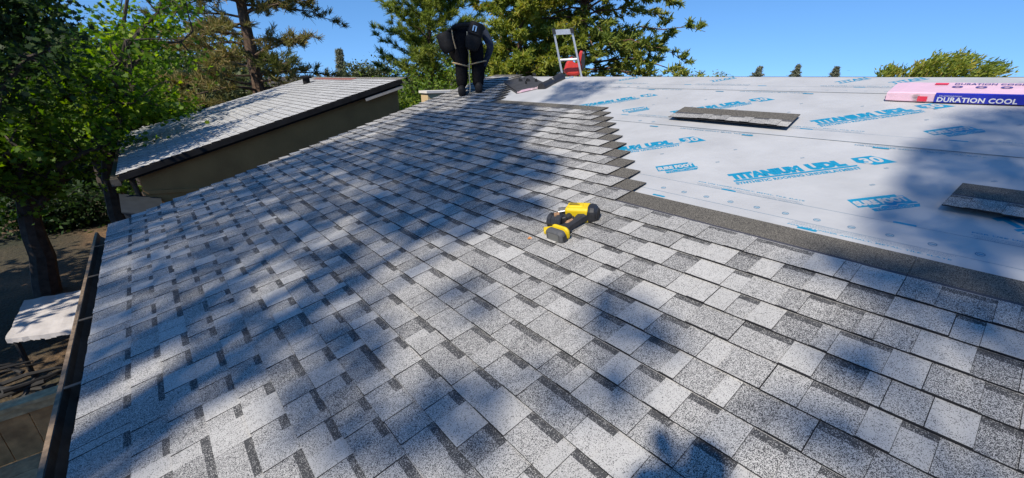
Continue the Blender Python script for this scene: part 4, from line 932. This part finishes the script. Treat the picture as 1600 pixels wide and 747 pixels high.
# far trees on the sky-line
c = at(575, 118, 55); broadleaf('oak_tree', gnd(c), c-Vector((0, 0, 1.2)), (c+Vector((0, 0, .2)), (3.3, 2.6, 2.3)), .25, 'oak', OVAL, .30, 3400, 'round dusty oak on the sky-line above the olive house', seed=81, nlimb=11, clump=.3, holes=.2)
c = at(534, 112, 60); conifer('spruce_tree', gnd(c), c.z+2.4, .7, .10, 'grey', 'thin spire of a far conifer left of the round oak', 'cedar', z0=.3, nb_=40, tuft=.2, ntuft=3, seed=83)
for i, (px, top, t, r, lm, lab) in enumerate([(1078, 112, 38, .7, 'shrub', 'low leafy treetop peeping over the ridge beside the big cedar'), (1098, 113, 38, .7, 'shrub', 'small leafy treetop over the ridge, left of the yellow one'), (1123, 107, 37, .65, 'golden', 'yellow green treetop peeping over the ridge'), (1148, 112, 38, .5, 'shrub', 'small sparse treetop over the ridge, left of the first small fir')]):
    c = at(px, top, t); broadleaf('far_treetop', gnd(c), Vector((c.x, c.y, c.z-1.5)), (Vector((c.x, c.y, c.z-.75)), (r, r, .9)), .08, lm, OVAL, .16, 700, lab, seed=90+i, nlimb=8, clump=.4, group='treetops along the ridge')
for i, (px, top, t, lab) in enumerate([(1178, 104, 40, 'small dark fir tip on the ridge line, the widest of three'), (1238, 101, 42, 'small leaning fir tip on the ridge line, middle of three'), (1298, 104, 44, 'small grey fir tip on the ridge line, nearest the big feathery tree')]):
    c = at(px, top, t); conifer('fir_tree', gnd(c), c.z-gz(c.x, c.y), 1.7, .07, 'grey', lab, 'cedar', z0=.35, nb_=56, tuft=.09, ntuft=4, seed=100+i, up=.35, droop=.0, group='far firs along the ridge', density=.4, prof=1.15, lean=(.3, -.35))
# feathery tree top at the right
fr_ = at(1468, 112, 20); root = thing('feathery_tree', gnd(fr_), 'feathery yellow green treetop rising over the ridge behind the pink bundle', 'tree')
mb = MB(); bs_ = gnd(fr_); fk = Vector((fr_.x, fr_.y, fr_.z-1.8)); limb(mb, bs_, fk, .22, .15, 6, .02, 8); tp, td, tc = [], [], []
sv = Vector((.12, -.99, 0))
rg = random.Random(5)
for i in range(70):
    px = rg.uniform(1375, 1580); h = 27*math.exp(-((px-1500)/60)**2)+13; e = at(px, 119-h*rg.uniform(.45, 1.0), 20+rg.uniform(-1.2, 1.2)); st = Vector((lerp(fk.x, e.x, .55)-sv.x*.5, lerp(fk.y, e.y, .55)-sv.y*.5, e.z-1.2-.3*rg.random()))
    limb(mb, fk, st, .05, .025, 4, .05, 5, rg); pts = limb(mb, st, e, .022, .004, 5, .02, 4, rg); ct = rg.gauss(0, .2)
    for k in range(1, 6):
        for _ in range(34):
            d = ((pts[k]-pts[k-1]).normalized()+sv*.3+Vector((rg.gauss(0, .6), rg.gauss(0, .6), rg.gauss(0, .5)))).normalized(); tp.append(lerp(pts[k-1], pts[k], rg.random())+Vector((rg.gauss(0, .06), rg.gauss(0, .06), rg.gauss(0, .06)))); td.append(d); tc.append(ct)
mb.build('trunk', M['bark'], root)
n = len(tp); A_ = np.array([tuple(x) for x in tp]); D_ = np.array([tuple(x) for x in td]); rgn = np.random.default_rng(3); W2 = np.cross(D_, rgn.normal(size=(n, 3))); W2 /= np.linalg.norm(W2, axis=1, keepdims=True); ln = rgn.uniform(.08, .2, n)[:, None]
v = np.stack([A_, A_+D_*ln*.4+W2*.022, A_+D_*ln, A_+D_*ln*.4-W2*.022], 1)
obj('crown', raw_mesh('crown', v.reshape(-1, 3), n, 4, [LM['golden']], np.clip(.4+np.array(tc)+rgn.normal(size=n)*.2, 0, 1)), root)

# ------------------------------------------------------------------ tall trees behind the viewer whose crowns shade the roof
SHADE = [
(0.88,[(2.87,5.81),(3.35,4.74),(3.00,3.63),(2.39,2.88),(2.38,2.37),(2.00,2.12),(1.78,2.17),(1.51,2.70),(1.19,2.84),(1.17,3.37),(1.26,4.17)]),
(0.72,[(1.28,5.89),(1.74,5.32),(2.17,4.76),(1.37,2.97),(1.04,3.10),(0.78,3.57),(0.59,4.49)]),
(0.85,[(3.62,5.40),(3.65,4.16),(3.27,3.54),(2.97,3.75),(2.90,5.01)]),
(0.75,[(4.87,4.74),(4.98,3.81),(4.45,3.67),(3.90,3.72),(3.83,4.11)]),
(0.80,[(4.98,7.04),(4.91,6.00),(4.02,5.12),(3.55,4.85),(3.60,5.54)]),
(0.90,[(0.99,3.58),(1.46,2.80),(1.71,2.31),(1.72,1.87),(1.50,1.73),(1.34,2.07),(1.14,1.94),(0.88,2.29),(0.70,2.80)]),
(0.78,[(-0.24,7.43),(0.73,5.68),(1.21,5.74),(0.86,3.20),(0.30,2.77),(-0.01,3.08),(-0.37,3.89)]),
(0.74,[(-0.94,5.94),(-0.24,6.09),(0.06,3.24),(-0.16,2.15),(-0.51,2.44),(-0.82,2.56)]),
(0.50,[(-0.84,2.47),(-0.48,2.54),(-0.44,1.49),(-0.81,1.90)]),
(0.62,[(-0.34,2.77),(0.05,2.34),(-0.08,1.69),(-0.34,1.99)]),
(0.74,[(0.11,2.06),(0.40,1.72),(0.19,1.26),(-0.01,1.47)]),
(0.58,[(0.19,2.90),(0.64,2.66),(0.46,1.89),(0.14,2.14)]),
(0.60,[(0.72,1.76),(0.90,1.65),(0.81,1.33),(0.68,1.29),(0.59,1.47)]),
(0.82,[(1.06,1.08),(1.23,1.02),(1.19,0.76),(1.03,0.58),(0.94,0.68),(0.90,0.83)]),
(0.70,[(0.77,0.79),(0.89,0.70),(0.79,0.55),(0.67,0.64)]),
(0.82,[(-0.12,1.74),(0.07,1.57),(0.08,1.32),(0.24,1.14),(0.24,0.92),(0.17,0.85),(-0.06,1.09),(-0.17,1.36)]),
(0.82,[(0.28,1.27),(0.45,1.17),(0.46,0.89),(0.30,0.79),(0.23,0.96)]),
(1.00,[(0.67,0.47),(0.72,0.40),(0.78,0.27),(0.74,0.24),(0.64,0.22),(0.48,0.39)]),  # outline of the viewer's own shadow
(0.80,[(1.35,0.32),(1.48,0.19),(1.49,0.02),(1.33,0.00),(1.22,0.17)]),
(0.60,[(1.04,0.30),(1.17,0.15),(1.13,0.01),(1.01,0.00),(0.88,0.17)]),
(0.85,[(1.95,0.45),(2.11,0.21),(2.12,-0.16),(1.84,-0.24),(1.73,-0.05),(1.70,0.15),(1.76,0.35)]),
(0.55,[(1.65,0.10),(1.84,-0.18),(1.38,-0.27),(1.32,-0.08)]),
(0.82,[(4.21,0.32),(4.44,-0.07),(2.23,-0.24),(2.15,-0.02),(2.10,0.27),(2.37,0.40),(2.73,0.34),(3.42,0.43)]),
(0.45,[(0.50,1.06),(0.73,0.94),(0.62,0.71),(0.44,0.74)])
]
def inside(s, y, pl):
    k = False
    for i in range(len(pl)):
        (a, b), (c, d) = pl[i], pl[i-1]
        if (b > y) != (d > y) and s < (c-a)*(y-b)/(d-b)+a: k = not k
    return k
SH2 = []
for d, pl in SHADE:
    xs_, ys_ = [q[0] for q in pl], [q[1] for q in pl]; SH2.append((d, pl, min(xs_), max(xs_), min(ys_), max(ys_)))
rg = random.Random(77); spots = []
def soft(s, y):
    m = 0
    for d, pl, a, b, c, e in SH2:
        if a <= s <= b and c <= y <= e and inside(s, y, pl): m = max(m, d)
    return m
cell = .055
s = -1.1
while s < 5.3:
    y = -.8
    while y < 7.3:
        ss, yy = s+rg.uniform(-.5, .5)*cell, y+rg.uniform(-.5, .5)*cell
        d = soft(ss, yy); nz = mnoise.noise(Vector((ss*2.6, yy*2.6, 4)))+.5*mnoise.noise(Vector((ss*6, yy*6, 9)))
        pr_ = d*(1.25 if d > .8 else 1.0)+nz*(.95 if d > 0 else .0)*(1.25-d)
        if d == 0 and nz > .5 and (ss < 1.9 or yy > 3): pr_ = .22
        if rg.random() < pr_: spots.append((ss, yy, 1.0 if d >= .99 else 0))
        y += cell
    s += cell
roots = [Vector((-10.8, -5.2, 0)), Vector((-11.4, -1.6, 0)), Vector((-11.0, 2.2, 0))]
labs = ['tall oak behind the viewer, nearest to the street end of the roof', 'tall oak behind the viewer, shading the middle of the roof', 'tall oak behind the viewer, nearest to the olive house']
P3 = [[], [], []]; low = []
for ss, yy, near in spots:
    t = rg.uniform(14.5, 20.5) if not near else rg.uniform(5.5, 6.5)  # near: low leaves added to stand in for the viewer casting a shadow
    q = RP(ss, yy, .02)-SUN*t
    k = min(range(3), key=lambda i: abs(q.y-roots[i].y-.3)) if not near else 0
    P3[k].append(q)
for k in range(3):
    rt_ = thing('oak_tree', roots[k], labs[k], 'tree'); mb = MB(); T0 = roots[k]+Vector((.3, .2, 10.5)); limb(mb, roots[k], T0, .34, .24, 7, .02, 9, rg)
    pts = P3[k]; cl = rg.sample(pts, min(26, len(pts)))
    for e in cl:
        st = lerp(roots[k], T0, rg.uniform(.7, 1)) if e.z > 11 else lerp(roots[k], T0, .55)
        limb(mb, st, e, .07, .012, 6, .05, 5, rg)
    mb.build('trunk', M['bark'], rt_)
    a = np.array([tuple(x) for x in pts]); nr = np.random.default_rng(k).normal(size=(len(a), 3))*.5-np.array(tuple(SUN))
    obj('crown', leaf_mesh('crown', [LM['oak']], a, .125, OVAL, nr, None, 0, k), rt_)
# unseen broad tree left of the yard, added to keep the yard in shade
broadleaf('oak_tree', (-7.4, 9.8, 0), (-7.3, 9.8, 2.6), ((-7.0, 9.7, 4.4), (2.9, 3.0, 2.3)), .30, 'shade', OVAL, .22, 9500, 'dense oak out of view left of the yard, added to shade it', seed=201, nlimb=15, clump=.34, holes=.08)
